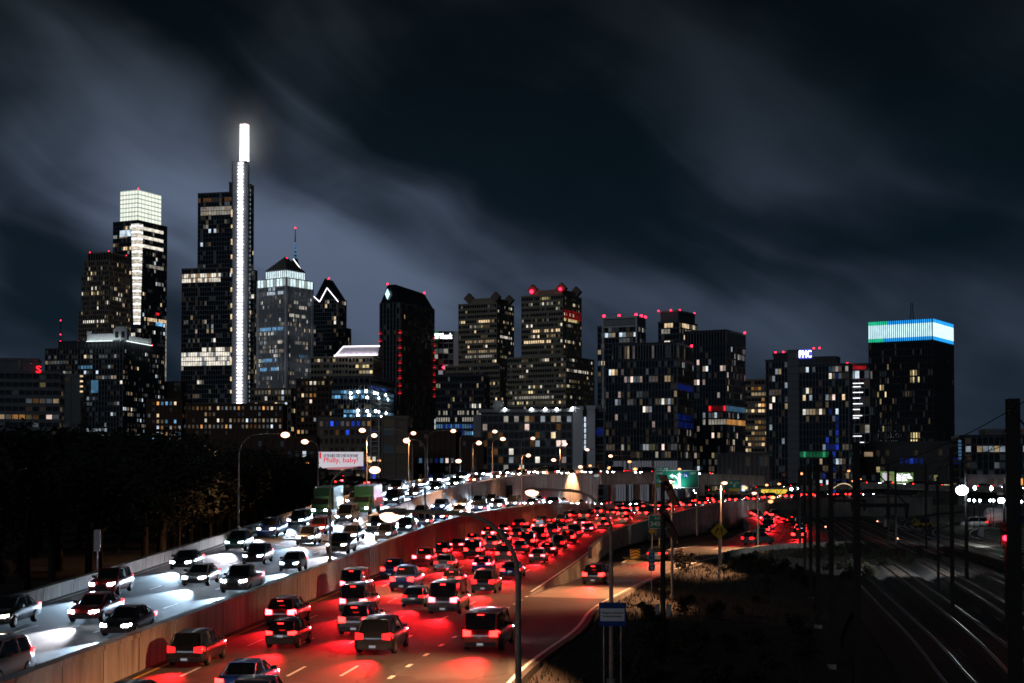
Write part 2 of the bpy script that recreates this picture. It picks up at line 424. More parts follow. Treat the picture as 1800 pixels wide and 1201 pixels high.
# walls and parapets: each cast panel is a piece of its own
def wall(name, label, edge, side, z0, h, th, m, plen=6.0, cap=True, joint=.10, group=None):
    root = empty(name, edge[0]); tag(root, label, 'wall', group)
    inv = Matrix.Translation(-Vector(edge[0]))
    cum = [0]
    for a, b in zip(edge, edge[1:]): cum.append(cum[-1] + (b - a).length)
    def at(d):
        lo = 0
        while lo < len(cum) - 2 and cum[lo + 1] < d: lo += 1
        u = (d - cum[lo]) / max(1e-6, cum[lo + 1] - cum[lo]); return edge[lo].lerp(edge[lo + 1], u)
    n = max(1, int(cum[-1] / plen)); pl = cum[-1] / n
    for i in range(n):
        a = at(i * pl + joint / 2); b = at((i + 1) * pl - joint / 2)
        h_ = (b - a); h_.z = 0; h_.normalize(); nr = Vector((h_.y, -h_.x, 0)) * side
        jit = rng.uniform(-.012, .012)
        for part, (t0, t1, zlo, zhi) in (('panel', (jit, th + jit, None, h - .22)), ('coping', (-.06, th + .06, h - .215, h + rng.uniform(-.01, .01)))):
            if part == 'coping' and not cap: continue
            vs = []
            for p in (a, b):
                for t in (t0, t1):
                    q = p + nr * t
                    zb = (z0(p) if callable(z0) else z0) if zlo is None else p.z + zlo
                    top = p.z + (zhi if (part == 'coping' or cap) else h)
                    vs += [inv @ Vector((q.x, q.y, zb)), inv @ Vector((q.x, q.y, top))]
            mb = MB(); mb.add(vs, [(0, 4, 5, 1), (2, 3, 7, 6), (1, 5, 7, 3), (0, 2, 6, 4), (0, 1, 3, 2), (4, 6, 7, 5)])
            mb.build(part, m, root)
    return root
wall('retaining_wall', 'long stained concrete wall between the white-lit carriageway and the red-lit highway', trunk.R, 1, -.3, .85, .42, M['concrete'], 5.0)
wall('retaining_wall', 'concrete wall beside the lower ramp curving behind the red-lit highway', lower.R, 1, -.3, .85, .42, M['concrete'], 6.0)
wall('parapet', 'low concrete parapet along the dark wood, left of the elevated carriageway', trunk.L, -1, -2.2, .85, .35, M['concrete'], 6.0)
wall('parapet', 'concrete parapet on the far side of the climbing upper ramp', upper.L, -1, lambda p: p.z - .6, .85, .35, M['concrete'], 6.0)
wall('retaining_wall', 'tall pale concrete wall under the near edge of the upper ramp', [p for p in upper.R[6:] if p.y < 306], 1, -2.0, .80, .40, M['concrete_pale'], 6.0)
wall('bridge_girder', 'shadowed concrete bridge edge where the upper ramp leaves the tall wall', [p for p in upper.R if p.y >= 306], 1, lambda p: p.z - 1.7, .80, .40, M['concrete'], 6.0)
i0 = min(range(main.n), key=lambda i: abs(main.R[i].y - 236))
i1 = min(range(main.n), key=lambda i: abs(main.R[i].y - 330))
wall('retaining_wall', 'concrete wall right of the highway bend above the side street', main.R[i0:i1], 1, -1.8, .75, .45, M['concrete_pale'], 6.0)
i2 = min(range(main.n), key=lambda i: abs(main.R[i].y - 172))
wall('parapet', 'low concrete barrier between highway and exit ramp beyond the chevron board', main.R[i2:i0], 1, -.5, .8, .4, M['concrete'], 6.0)
i3 = min(range(exitr.n), key=lambda i: abs(exitr.R[i].y - 163))
wall('retaining_wall', 'dark low concrete wall at the outer edge of the exit ramp above the railway bank', exitr.R[i3:], 1, -2.1, .55, .5, M['concrete'], 6.0)
up_end = [p for p in upper.c if p.y > 322]
for i, q in enumerate(up_end[::6]):
    root = empty('bridge_pier', (q.x, q.y, -2.2), .5); tag(root, f'{ordn(i)} bridge pier from the left under the far end of the upper ramp', 'pier', 'bridge piers of the upper ramp'); hz_ = q.z + .6
    for sx in (-2.2, 2.2): mb = MB(); mb.box(sx - .6, sx + .6, -.6, .6, 0, hz_ - .2); mb.build('column', M['concrete'], root)
    mb = MB(); mb.box(-3.4, 3.4, -.75, .75, hz_ - .199, hz_ + .8); mb.build('pier_cap', M['concrete'], root)
# deep opening in the bend wall and the panel/vent box on the tall wall
o = empty('wall_hatch', P(892, 875, 262)); tag(o, 'square dark hatch box on the tall wall under the upper ramp', 'hatch')
mb = MB(); mb.box(-.9, .9, -1.9, -1.2, 0, 2.2); mb.build('box', M['dark_steel'], o)
mb = MB(); mb.box(-1.1, 1.1, -2.0, -1.1, 2.21, 2.4); mb.build('lid', M['galvanised'], o)

# lane markings
for fr in (.20, .40, .60, .80): main.line('lane_dash', rm, fr, 40, 190, .16, M['paint'], 3.4, 9.6)
for fr in (.22, .44, .66, .86): main.line('lane_dash', rm, fr, 196, 330, .16, M['paint'], 3.4, 9.6)
main.line('edge_line', rm, .045, 25, 330, .18, M['paint_yellow'])
main.line('dotted_line', rm, 1.0, 20, 92, .22, M['paint'], 1.0, 2.8, .02)
main.line('edge_line', rm, .985, 94, 330, .2, M['paint'])
exitr.line('edge_line', rx, .02, 93, 165, .2, M['paint'], lift=.03)
exitr.line('edge_line', rx, .93, 20, 190, .2, M['paint'], lift=.03)
exitr.line('lane_dash', rx, .5, 98, 185, .14, M['paint'], 3.0, 9.0, .03)
cross.line('lane_dash', rc, .5, 12, 180, .14, M['paint'], 3.0, 6.0, .03)
for fr in (.33, .66): trunk.line('lane_dash', rt, fr, 10, 118, .15, M['paint'], 3.0, 9.0)
for fr in (.04, .96): trunk.line('edge_line', rt, fr, 10, 118, .16, M['paint'])
for rd, ro in ((upper, ru), (lower, rl)):
    rd.line('lane_dash', ro, .5, 4, 150, .15, M['paint'], 3.0, 9.0)
    for fr in (.06, .94): rd.line('edge_line', ro, fr, 4, 200, .16, M['paint'])

# embankment from the ramp edge down to the railway, and the yard
mb = MB(); ed = [p + V(.3 if p.y < 163 else .8, 0, 0) for p in exitr.R]
cols_ = 8
rows = []
for i, p in enumerate(ed):
    row = []
    for j in range(cols_ + 1):
        t = j / cols_; wdt = 11 + p.y * .045
        row.append((p.x + t * wdt, p.y - t * 3, (-.25 if j else -.1) + (-1.6) * t ** .8 + (rng.uniform(-.12, .12) if 0 < j < cols_ else 0)))
    rows.append(row)
base = len(mb.v)
for r_ in rows: mb.v += r_
for i in range(len(rows) - 1):
    for j in range(cols_):
        a = i * (cols_ + 1) + j; mb.f.append([a, a + 1, a + cols_ + 2, a + cols_ + 1]); mb.m.append(0); mb.sm.append(True)
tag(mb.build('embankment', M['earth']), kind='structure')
# ------------------------------------------------------------------ railway
RZ = -1.25
def track_bed(pts, wid):
    mb = MB(); n = len(pts)
    for i, p in enumerate(pts):
        t = (pts[min(i + 1, n - 1)] - pts[max(i - 1, 0)]); t.z = 0; t.normalize(); nr = V(t.y, -t.x, 0)
        for o, z in ((-wid, RZ - .75), (-wid * .62, RZ - .17), (wid * .62, RZ - .17), (wid, RZ - .75)):
            q = p + nr * o; mb.v.append((q.x, q.y, z))
    for i in range(n - 1):
        for j in range(3):
            a = i * 4 + j; mb.f.append([a, a + 1, a + 5, a + 4]); mb.m.append(0); mb.sm.append(False)
    return mb
def railway(pts, label, n=70, ties_to=240):
    c = crom(pts, n); root = empty('railway_track', c[0]); tag(root, label, 'railway track'); inv = -c[0]
    for s_ in (-.7175, .7175):
        mb = MB()
        for i in range(n):
            t = (c[min(i + 1, n - 1)] - c[max(i - 1, 0)]); t.z = 0; t.normalize(); nr = V(t.y, -t.x, 0)
            for o, z in ((-.07, -.15), (-.012, -.12), (-.035, 0), (.035, 0), (.012, -.12), (.07, -.15)):
                q = c[i] + nr * (s_ + o) + V(0, 0, z) + inv; mb.v.append(tuple(q))
        for i in range(n - 1):
            for j in range(5):
                a = i * 6 + j; mb.f.append([a, a + 1, a + 7, a + 6]); mb.m.append(0); mb.sm.append(False)
        mb.build('rail', M['rail_steel'], root)
    mb = MB(); acc = 0
    for i in range(n - 1):
        seg = (c[i + 1] - c[i]); L = seg.length; d = -acc % .65
        while d < L:
            p = c[i] + seg * (d / L)
            if p.y > ties_to: break
            ang = math.atan2(seg.y, seg.x)
            mb.box(-.12, .12, -1.25, 1.25, -.30, -.152, 0, Matrix.Translation(p + inv) @ Matrix.Rotation(ang, 4, 'Z')); d += .65
        acc += L
    if mb.v: mb.build('sleepers', M['sleeper'], root, 'stuff')
    tag(track_bed(c, 2.6).build('ballast_bed', M['ballast']), kind='structure')
def gp(px, py): return G(px, py, RZ)
T = [
 ([(1905, 1440), (1690, 1200), (1612, 1110), (1500, 1000), (1440, 925), (1412, 893), (1395, 872)], 'nearest railway track along the foot of the dark bank'),
 ([(2080, 1440), (1835, 1215), (1700, 1092), (1560, 990), (1470, 927), (1430, 895), (1405, 872)], 'second railway track from the bank with one bright rail'),
 ([(2230, 1380), (1900, 1160), (1740, 1050), (1600, 972), (1500, 927), (1450, 897), (1418, 872)], 'third railway track from the bank'),
 ([(2300, 1290), (1960, 1110), (1800, 1034), (1660, 975), (1545, 930), (1475, 900), (1430, 872)], 'fourth railway track from the bank passing the low marker lights'),
 ([(2300, 1180), (1990, 1058), (1800, 992), (1690, 957), (1580, 925), (1500, 899), (1450, 873)], 'fifth railway track from the bank running toward the yard'),
 ([(2300, 1100), (2000, 1015), (1820, 972), (1700, 944), (1610, 920), (1560, 903), (1500, 874)], 'railway track curving past the lit gravel in the yard'),
 ([(2200, 1030), (1940, 985), (1800, 962), (1735, 948), (1712, 938), (1730, 928), (1800, 920)], 'sharply curved siding beside the red signal'),
 ([(1780, 985), (1680, 958), (1640, 944), (1634, 932), (1660, 922), (1720, 915), (1800, 909)], 'curved siding loop on the lit gravel'),
 ([(1700, 965), (1625, 945), (1588, 928), (1590, 916), (1630, 905), (1700, 898)], 'siding bending round the yellow machine')]
for pts, lab in T: railway([gp(*p) for p in pts], lab)
# pale gravel yard
mb = MB(); yp = [gp(*p) for p in ((1500, 905), (1560, 925), (1640, 955), (1720, 975), (1820, 990), (1990, 1010), (2000, 895), (1800, 888), (1600, 886), (1480, 890))]
mb.add([(p.x, p.y, RZ - .24) for p in yp], [tuple(range(len(yp)))])
tag(mb.build('yard_ground', M['yard_gravel']), kind='structure')

def catenary_post(px, py_top, D, wpx, label, base=RZ - .6, arm=None, group='overhead line posts'):
    top = P(px, py_top, D); b = V(top.x, D, base); H = top.z - base; wd = wpx * D / F
    root = empty('overhead_line_post', b); tag(root, label, 'post', group)
    mb = MB(); t = wd * .16
    mb.box(-wd / 2, wd / 2, -wd / 2, -wd / 2 + t, 0, H); mb.box(-wd / 2, wd / 2, wd / 2 - t, wd / 2, 0, H)
    mb.box(-t / 2, t / 2, -wd / 2 + t, wd / 2 - t, 0, H); mb.build('post', M['dark_steel'], root)
    mb = MB(); mb.box(-wd * .9, wd * .9, -wd * .9, wd * .9, -.6, .35); mb.build('footing', M['concrete'], root)
    if arm:
        mb = MB(); mb.box(0, arm, -.06, .06, H * .78, H * .78 + .16); mb.tube([(0, 0, H * .97), (arm * .95, 0, H * .79)], .03, 6); mb.build('bracket', M['dark_steel'], root)
        mb = MB()
        for a_ in (.6, .95): mb.tube([(arm * a_, 0, H * .78), (arm * a_, 0, H * .78 - .5)], [.09, .05], 8)
        mb.build('insulator', M['trim'], root)
    return root
posts = [(1780, 701, 46, 20, 'thick black post rising along the right edge of the picture', 2.2),
         (1505, 777, 62, 11, 'tallest black post left of the tracks, at the foot of the bank', 2.2),
         (1460, 800, 84, 7.5, 'second black post in the row beside the tracks', 2.0),
         (1437, 808, 106, 6.5, 'third black post in the row beside the tracks', 2.0),
         (1424, 815, 130, 5.5, 'fourth black post in the row beside the tracks', None),
         (1414, 820, 160, 4.5, 'fifth black post in the row beside the tracks', None),
         (1405, 824, 195, 4, 'farthest thin black post at the end of the row', None),
         (1672, 788, 118, 6, 'dark post standing on the gravel left of the floodlight', -2.0),
         (1648, 838, 135, 3.5, 'slim dark post between the tracks and the gravel yard', None),
         (1561, 815, 190, 3.5, 'thin dark post in front of the bright screens', None),
         (1574, 822, 230, 3.4, 'thinner dark post right of the one before the screens', None),
         (1627, 815, 210, 3, 'thin post before the podium right of the screens', None)]
for p in posts: catenary_post(*p[:5], arm=p[5])
def wire(label, pts, sag=.6, r=.018):
    out = []
    for a, b in zip(pts, pts[1:]):
        for i in range(9):
            t = i / 8; q = a.lerp(b, t); q.z -= sag * 4 * t * (1 - t); out.append(q)
    mb = MB(); mb.tube([p - out[0] for p in out], r, 4); o = mb.build('overhead_wire', M['dark_steel']); o.location = out[0]
    tag(o, label, 'wire')
wire('overhead wire strung along the row of black posts by the bank', [P(1512, 800, 62), P(1465, 814, 84), P(1441, 819, 106), P(1427, 823, 130), P(1416, 826, 160)])
wire('overhead wire from the post at the right edge to the gravel post', [P(1790, 725, 46), P(1672, 815, 118), P(1561, 824, 190)], 1.0)

wire('overhead wire crossing the yard from the tall gravel post to the slim post', [P(1672, 800, 118), P(1648, 842, 135), P(1574, 826, 230)], .8)
wire('lower overhead wire above the nearest track', [P(1900, 640, 40), P(1528, 822, 64), P(1475, 828, 88), P(1440, 829, 130)], .5)
wire('overhead wire above the third track', [P(1990, 660, 42), P(1640, 812, 84), P(1545, 826, 130), P(1470, 831, 200)], .6)
def floodlight(px, py, D, label, mast_top, power, rr):
    h = P(px, py, D); b = V(h.x + .5, D + .3, RZ - .5); root = empty('floodlight_mast', b); tag(root, label, 'floodlight')
    loc = h - b; zt = P(px, mast_top, D).z - b.z
    mb = MB(); mb.tube([(0, 0, 0), (0, 0, zt * .6), (0, 0, zt)], [.22, .17, .12], 8); mb.build('mast', M['dark_steel'], root)
    mb = MB(); mb.box(loc.x - .5, .1, loc.y - .12, loc.y + .5, loc.z + .32, loc.z + .42); mb.build('bracket', M['dark_steel'], root)
    mb = MB(); mb.ball(loc, rr, rr * .8, rr * .8, 12, 8); mb.build('lamp_glass', M['flood_bulb'], root)
    mb = MB(); mb.prism([(loc.x - rr * 1.1, loc.y), (loc.x + rr * 1.1, loc.y), (loc.x + rr * .9, loc.y + .5), (loc.x - rr * .9, loc.y + .5)], loc.z - .1, loc.z + .31); mb.build('housing', M['dark_steel'], root)
    ld = bpy.data.lights.new('floodlight', 'SPOT'); ld.spot_size = R(84); ld.spot_blend = 1.0; ld.energy = power; ld.color = (.9, .96, 1.0); ld.shadow_soft_size = .3
    lo = bpy.data.objects.new('floodlight_lamp', ld); col.objects.link(lo); lo.parent = root; lo.location = loc + V(-.3, 1.2, -.3); lo.rotation_euler = V(-.22, .85, -.62).to_track_quat('-Z', 'Y').to_euler()
floodlight(1691, 862, 150, 'blazing white floodlight on a tall mast over the gravel yard', 798, 15000, .62)
floodlight(1760, 880, 215, 'smaller white floodlight near the right edge of the yard', 850, 9000, .50)
for i, (px, py) in enumerate(((1713, 858), (1742, 859), (1771, 860), (1799, 861))):
    h = P(px, py, 330); root = empty('yard_lamp', V(h.x, 330, -2)); tag(root, f'{ordn(i)} from the left of the small white yard lamps behind the floodlights', 'lamp', 'small white yard lamps')
    mb = MB(); mb.tube([(0, 0, 0), (0, 0, h.z + 2.2)], [.13, .08], 6); mb.build('pole', M['dark_steel'], root)
    mb = MB(); mb.ball((0, -.2, h.z + 2), .34, .34, .42, 8, 6); mb.build('lamp_glass', M['flood_bulb'], root)
for i, (px, py) in enumerate(((1703, 879), (1712, 880), (1722, 880), (1740, 880), (1746, 880), (1770, 881), (1795, 882))):
    h = P(px, py, 300); root = empty('yard_light', V(h.x, 300, -2)); tag(root, f'{ordn(i)} from the left in the low row of white depot lights', 'lamp', 'low depot lights')
    mb = MB(); mb.tube([(0, 0, 0), (0, 0, h.z + 2.2)], .07, 6); mb.build('pole', M['dark_steel'], root)
    mb = MB(); mb.ball((0, -.2, h.z + 2), .24, .24, .24, 8, 6); mb.build('lamp_glass', M['flood_bulb'], root)
# track-side signal and small marker lights
s_ = P(1767, 946, 95); root = empty('railway_signal', V(s_.x, 95, RZ - .4)); tag(root, 'glowing red railway signal low beside the right-hand post', 'signal')
hz = s_.z - (RZ - .4)
mb = MB(); mb.tube([(0, 0, 0), (0, 0, hz - .4)], .07, 8); mb.build('post', M['dark_steel'], root)
mb = MB(); mb.box(-.26, .26, 0, .22, hz - .45, hz + 1.0); mb.build('housing', M['dark_steel'], root)
mb = MB(); mb.tube([(0, -.02, hz), (0, -.10, hz)], .17, 14); mb.build('red_lens', M['beacon'], root)
mb = MB(); mb.tube([(0, -.02, hz + .55), (0, -.10, hz + .55)], .15, 14); mb.build('dark_lens', M['trim'], root)
mb = MB(); mb.box(-.24, .24, -.34, -.001, hz + .19, hz + .23); mb.build('visor', M['dark_steel'], root)
ld = bpy.data.lights.new('signal', 'POINT'); ld.energy = 55; ld.color = (1, .03, .03); ld.shadow_soft_size = .12
lo = bpy.data.objects.new('signal_lamp', ld); col.objects.link(lo); lo.parent = root; lo.location = (0, -.5, hz)
for px, py, nm in ((1577, 943, 'beside the third track'), (1451, 922, 'between the first posts'), (1542, 912, 'by the pale relay box')):
    g_ = G(px, py + 6, RZ - .2); root = empty('marker_light', g_); tag(root, f'small orange marker light on the ground {nm}', 'light', 'ground marker lights')
    mb = MB(); mb.box(-.16, .16, -.12, .12, 0, .35); mb.build('housing', M['dark_steel'], root)
    mb = MB(); mb.box(-.14, .14, -.16, -.121, .1, .33); mb.build('lens', M['lamp_bulb'], root)
# yard clutter: cabinets, machines, tank, van
def cabinet(px, py, wpx, hpx, m, label):
    g_ = G(px, py, RZ - .24); k = g_.y / F; w_, h_ = wpx * k, hpx * k; root = empty('relay_cabinet', g_); tag(root, label, 'cabinet')
    mb = MB(); mb.box(-w_ / 2, w_ / 2, -w_ * .3, w_ * .3, .1, h_); mb.build('case', m, root)
    mb = MB(); mb.box(-w_ * .56, w_ * .56, -w_ * .36, w_ * .36, h_, h_ + .08); mb.build('lid', M['galvanised'], root)
    mb = MB(); mb.box(-w_ * .4, w_ * .4, -w_ * .3 - .03, -w_ * .3 - .002, .25, h_ - .12); mb.build('door', m, root)
    mb = MB(); mb.box(-w_ * .6, w_ * .6, -w_ * .4, w_ * .4, -.1, .098); mb.build('plinth', M['concrete'], root)
cabinet(1401, 938, 9, 26, M['concrete_pale'], 'pale relay cabinet beyond the end of the dark bank, left of a pair')
cabinet(1413, 936, 7, 22, M['concrete_pale'], 'narrower pale relay cabinet beyond the dark bank, right of a pair')
cabinet(1725, 944, 8, 16, M['car_silver'], 'pale blue cabinet standing on the gravel under the floodlight')
cabinet(1556, 926, 5, 12, M['car_silver'], 'small pale cabinet between the far tracks')
g_ = G(1622, 928, RZ - .24); root = empty('track_machine', g_, R(20)); tag(root, 'small yellow track machine parked on the gravel', 'machine')
mb = MB(); mb.box(-1.7, 1.7, -.8, .8, .45, 1.0); mb.build('body', M['sign_yellow'], root)
mb = MB(); mb.prism([(-.2, -.7), (1.2, -.7), (1.2, .7), (-.2, .7)], 1.001, 2.0, 0, [(0, -.6), (1.0, -.6), (1.0, .6), (0, .6)]); mb.build('cab', M['car_glass'], root)
mb = MB(); mb.tube([(-1.2, 0, 1.0), (-1.9, 0, 2.0), (-2.6, 0, 1.2)], .12, 6); mb.build('boom', M['sign_yellow'], root)
for sx in (-1.1, 1.1):
    for sy in (-.85, .85): mb = MB(); mb.tube([(sx, sy - .12, .42), (sx, sy + .12, .42)], .42, 12); mb.build('wheel', M['rubber'], root)
g_ = G(1757, 925, RZ - .24); root = empty('storage_tank', g_); tag(root, 'white rounded storage tank in the yard near the right edge', 'tank')
mb = MB(); mb.tube([(-2.9, 0, 2.1), (-2.5, 0, 2.1), (2.5, 0, 2.1), (2.9, 0, 2.1)], [1.2, 1.75, 1.75, 1.2], 20); mb.build('shell', M['sign_white'], root)
for sx in (-1.6, 1.6): mb = MB(); mb.box(sx - .2, sx + .2, -1.3, 1.3, 0, .9); mb.build('saddle', M['concrete'], root)
mb = MB(); mb.box(-.5, .5, -.1, .9, 3.7, 4.2); mb.build('manhole', M['galvanised'], root)
# ------------------------------------------------------------------ street lamps
PW = 8500
def lamp(pole_xy, base_z, head, label, group, power=0, far=False, r0=.11):
    b = V(pole_xy[0], pole_xy[1], base_z); root = empty('street_lamp', b); tag(root, label, 'street lamp', group)
    h = head - b; hz = h.z; d = V(h.x, h.y, 0); L = max(d.length, .3); u = d / L if d.length > .05 else V(-1, 0, 0)
    bend = min(L * .55, hz * .22, 2.2)
    n = 6 if far else 8
    mb = MB(); mb.tube([(0, 0, 0), (0, 0, (hz - bend) * .5), (0, 0, hz - bend)], [r0, r0 * .85, r0 * .72], n); mb.build('pole', M['pole_steel'], root)
    pts = [V(0, 0, hz - bend - .02)]
    for i in range(1, 7):
        a = math.pi / 2 * i / 6; pts.append(u * (bend * (1 - math.cos(a))) + V(0, 0, hz - bend + (bend + .10) * math.sin(a)))
    if L > bend + .4: pts.append(u * (L - .35) + V(0, 0, hz + .16))
    mb = MB(); mb.tube(pts, [r0 * .7] + [r0 * .6] * (len(pts) - 2) + [r0 * .42], n); mb.build('arm', M['pole_steel'], root)
    ang = math.atan2(u.y, u.x); Mx = Matrix.Translation(h + V(0, 0, .12)) @ Matrix.Rotation(ang, 4, 'Z')
    mb = MB(); mb.ball((0, 0, 0), .46, .19, .11, 10, 6); mb.v = [tuple(Mx @ Vector(p)) for p in mb.v]; mb.build('housing', M['pole_steel'], root)
    mb = MB(); s_ = (1.15 if r0 > .112 else 1.7) if not far else 2.2
    mb.ball((.08, 0, -.10), .27 * s_, .19 * s_, .17 * s_, 10, 6); mb.v = [tuple(Mx @ Vector(p)) for p in mb.v]; mb.build('lamp_glass', M['lamp_bulb_far' if far else 'lamp_bulb'], root)
    if not far:
        mb = MB(); mb.tube([(0, 0, -.05), (0, 0, .22)], r0 * 1.9, 8); mb.build('base_plate', M['pole_steel'], root)
    if power:
        ld = bpy.data.lights.new('street_light', 'SPOT'); ld.spot_size = R(118); ld.spot_blend = .55; ld.energy = power; ld.color = (1, .47, .22); ld.shadow_soft_size = .18
        lo = bpy.data.objects.new('street_light', ld); col.objects.link(lo); lo.parent = root; lo.location = h + V(0, 0, -.42); ld.spot_size = R(98); aim = V(u.x * .6, u.y * .6, -1) if L > 1.2 else V(-.75, -.25, -1); lo.rotation_euler = aim.to_track_quat('-Z', 'Y').to_euler()
def lampP(pole_px, D, base, head_px, head_py, label, group, power, Dh=None, far=False, r0=.11):
    p = P(pole_px, HORIZON, D); z = base if base is not None else -1.8
    lamp((p.x, p.y), z, P(head_px, head_py, Dh or D), label, group, power, far, r0)
PW = 8500
# right shoulder of the highway and exit ramp
for i, (ppx, D, bz, hx, hy) in enumerate([(911, 44, -.4, 690, 908), (1074, 68, -.35, 938, 866), (1181, 116, -.4, 1178, 847), (1266, 152, -.5, 1272, 849), (1332, 186, -.6, 1327, 867)]):
    lampP(ppx, D, bz, hx, hy, ['curved-arm street lamp nearest the camera, its head over the highway', 'curved-arm street lamp behind the blue litter sign', 'bright street lamp beside the solar-panel pole', 'bright street lamp behind the yellow lane diamond', 'street lamp at the bend of the exit ramp by the low wall'][i], 'street lamps on the right shoulder', PW * (2.0 if i < 2 else 2.2), r0=.115)
# lamps on the parapet between the carriageways: base stands on the coping
def on_edge(edge, y):
    return min(edge, key=lambda p: abs(p.y - y))
med = [(trunk.R, 119, 657, 827), (lower.R, 172, 716, 775), (lower.R, 212, 841, 779), (lower.R, 252, 928, 801), (lower.R, 292, 1021, 821), (lower.R, 325, 1074, 802)]
for i, (E, y, hx, hy) in enumerate(med):
    p = on_edge(E, y); lamp((p.x + .2, p.y), p.z + .85, P(hx, hy, p.y + (.8 if i else 0)), f'{ordn(i)} street lamp from the left on the wall between the carriageways', 'street lamps on the wall', PW)
lef = [(trunk.L, 150, 500, 765), (upper.L, 186, 537, 777), (upper.L, 215, 657, 766), (upper.L, 238, 726, 762), (upper.L, 252, 796, 758), (upper.L, 272, 869, 759), (upper.L, 300, 936, 771), (upper.L, 318, 993, 781), (upper.L, 345, 1033, 791)]
for i, (E, y, hx, hy) in enumerate(lef):
    p = on_edge(E, y); lamp((p.x - .2, p.y), p.z + .85, P(hx, hy, p.y - .4), f'{ordn(i)} street lamp from the left along the far parapet by the wood', 'street lamps on the far parapet', PW)
rgt = [(upper.R, 200, 638, 757), (upper.R, 226, 805, 811), (upper.R, 252, 883, 772), (upper.R, 290, 974, 809)]
for i, (E, y, hx, hy) in enumerate(rgt):
    p = on_edge(E, y); lamp((p.x + .2, p.y), p.z + .8, P(hx, hy, p.y - .2), f'{ordn(i)} street lamp from the left on the near edge of the upper ramp', 'street lamps on the upper ramp', PW * .8)
# smaller lamps farther off, left to right
far = [(540, 814, 420), (551, 808, 520), (650, 811, 430), (667, 810, 520), (915, 825, 420), (1037, 819, 520), (1046, 855, 330), (1062, 833, 370), (1072, 823, 390), (1085, 842, 360), (1107, 812, 450), (1117, 825, 400), (1130, 834, 420), (1140, 843, 380), (1175, 830, 430), (1194, 825, 520), (1221, 832, 460), (1237, 844, 480), (1246, 837, 560), (1252, 834, 520), (1262, 838, 470), (1309, 858, 360), (1314, 835, 620), (1321, 841, 540), (1329, 835, 640), (1348, 853, 480), (1349, 868, 380), (1354, 882, 330), (1359, 875, 350), (1370, 851, 520), (1393, 854, 560), (1408, 833, 480), (1480, 849, 640), (1492, 828, 520), (1499, 846, 620), (1512, 843, 620), (1536, 853, 640), (1611, 854, 660), (427, 829, 300)]
far.sort()
for i, (hx, hy, D) in enumerate(far):
    h = P(hx, hy, D); lamp((h.x + rng.choice((-1.4, 1.4, .6)), D), -2.0, h, f'{ordn(i)} from the left of the small distant orange street lamps', 'distant orange street lamps', 450 if D < 420 else 0, far=True, r0=.10)
# ------------------------------------------------------------------ lettering and signs
def text_mesh(s, size, m, ext=.008, align='CENTER', sx=1.0):
    cu = bpy.data.curves.new('lettering', 'FONT'); cu.body = s; cu.size = size; cu.extrude = ext; cu.align_x = align; cu.align_y = 'CENTER'
    cu.resolution_u = 2
    ob = bpy.data.objects.new('tmp', cu); col.objects.link(ob); dg = bpy.context.evaluated_depsgraph_get()
    me = bpy.data.meshes.new_from_object(ob.evaluated_get(dg)); bpy.data.objects.remove(ob); bpy.data.curves.remove(cu)
    rotm = Matrix.Rotation(R(90), 4, 'X') @ Matrix.Diagonal((sx, 1, 1, 1)); me.transform(rotm)
    me.materials.clear(); me.materials.append(m); return me
def fit(s, width, height, m, parent, loc, name='lettering', ext=.008, bold=False):
    me = text_mesh(s, 1.0, m, ext)
    xs = [v.co.x for v in me.vertices]; zs = [v.co.z for v in me.vertices]
    w_ = max(xs) - min(xs); h_ = max(zs) - min(zs); cx = (max(xs) + min(xs)) / 2; cz = (max(zs) + min(zs)) / 2
    me.transform(Matrix.Diagonal((width / w_, 1, height / h_, 1)) @ Matrix.Translation((-cx, 0, -cz)))
    o = link(name, me, parent, loc)
    if bold:
        me2 = me.copy(); me2.transform(Matrix.Translation((height * .045, -.002, 0))); link(name, me2, parent, loc)
    return o
def rrect(w_, h_, r, n=4):
    pts = []
    for cx, cz, a0 in ((w_ / 2 - r, h_ / 2 - r, 0), (-w_ / 2 + r, h_ / 2 - r, 90), (-w_ / 2 + r, -h_ / 2 + r, 180), (w_ / 2 - r, -h_ / 2 + r, 270)):
        for i in range(n + 1):
            a = R(a0 + 90 * i / n); pts.append((cx + r * math.cos(a), cz + r * math.sin(a)))
    return pts
def plate(name, pts, y0, y1, m, parent, loc=(0, 0, 0)):
    n = len(pts); mb = MB(); mb.add([(x, y0, z) for x, z in pts] + [(x, y1, z) for x, z in pts],
        [tuple(range(n - 1, -1, -1)), tuple(range(n, 2 * n))] + [(i, (i + 1) % n, n + (i + 1) % n, n + i) for i in range(n)])
    o = mb.build(name, m, parent); o.location = loc; return o
def arrow(parent, m, pts, y):
    return plate('arrow', pts, y - .012, y, m, parent)
# blue litter sign on the shoulder, two posts
c = P(1076.5, 1080, 62); k = 62 / F; w_, h_ = 47 * k, 41 * k
root = empty('litter_sign', V(c.x, 62, -.6)); tag(root, 'blue roadside litter sign with a white sponsor panel on two posts', 'sign'); z = c.z + .6
plate('board', rrect(w_, h_, .05), 0, .03, M['sign_blue'], root, (0, 0, z))
plate('panel', rrect(w_ * .9, h_ * .54, .02), -.008, -.001, M['sign_white'], root, (0, 0, z - h_ * .02))
fit('PLEASE DO NOT LITTER', w_ * .88, h_ * .075, M['sign_teal'], root, (0, -.012, z + h_ * .41))
fit('SPONSORED BY', w_ * .56, h_ * .05, M['sign_teal'], root, (0, -.012, z + h_ * .31))
fit('Wagner Reneson', w_ * .82, h_ * .11, M['sign_black'], root, (0, -.018, z + h_ * .06), bold=True)
fit('Personal Injury Lawyers', w_ * .74, h_ * .085, M['sign_black'], root, (0, -.018, z - h_ * .09), bold=True)
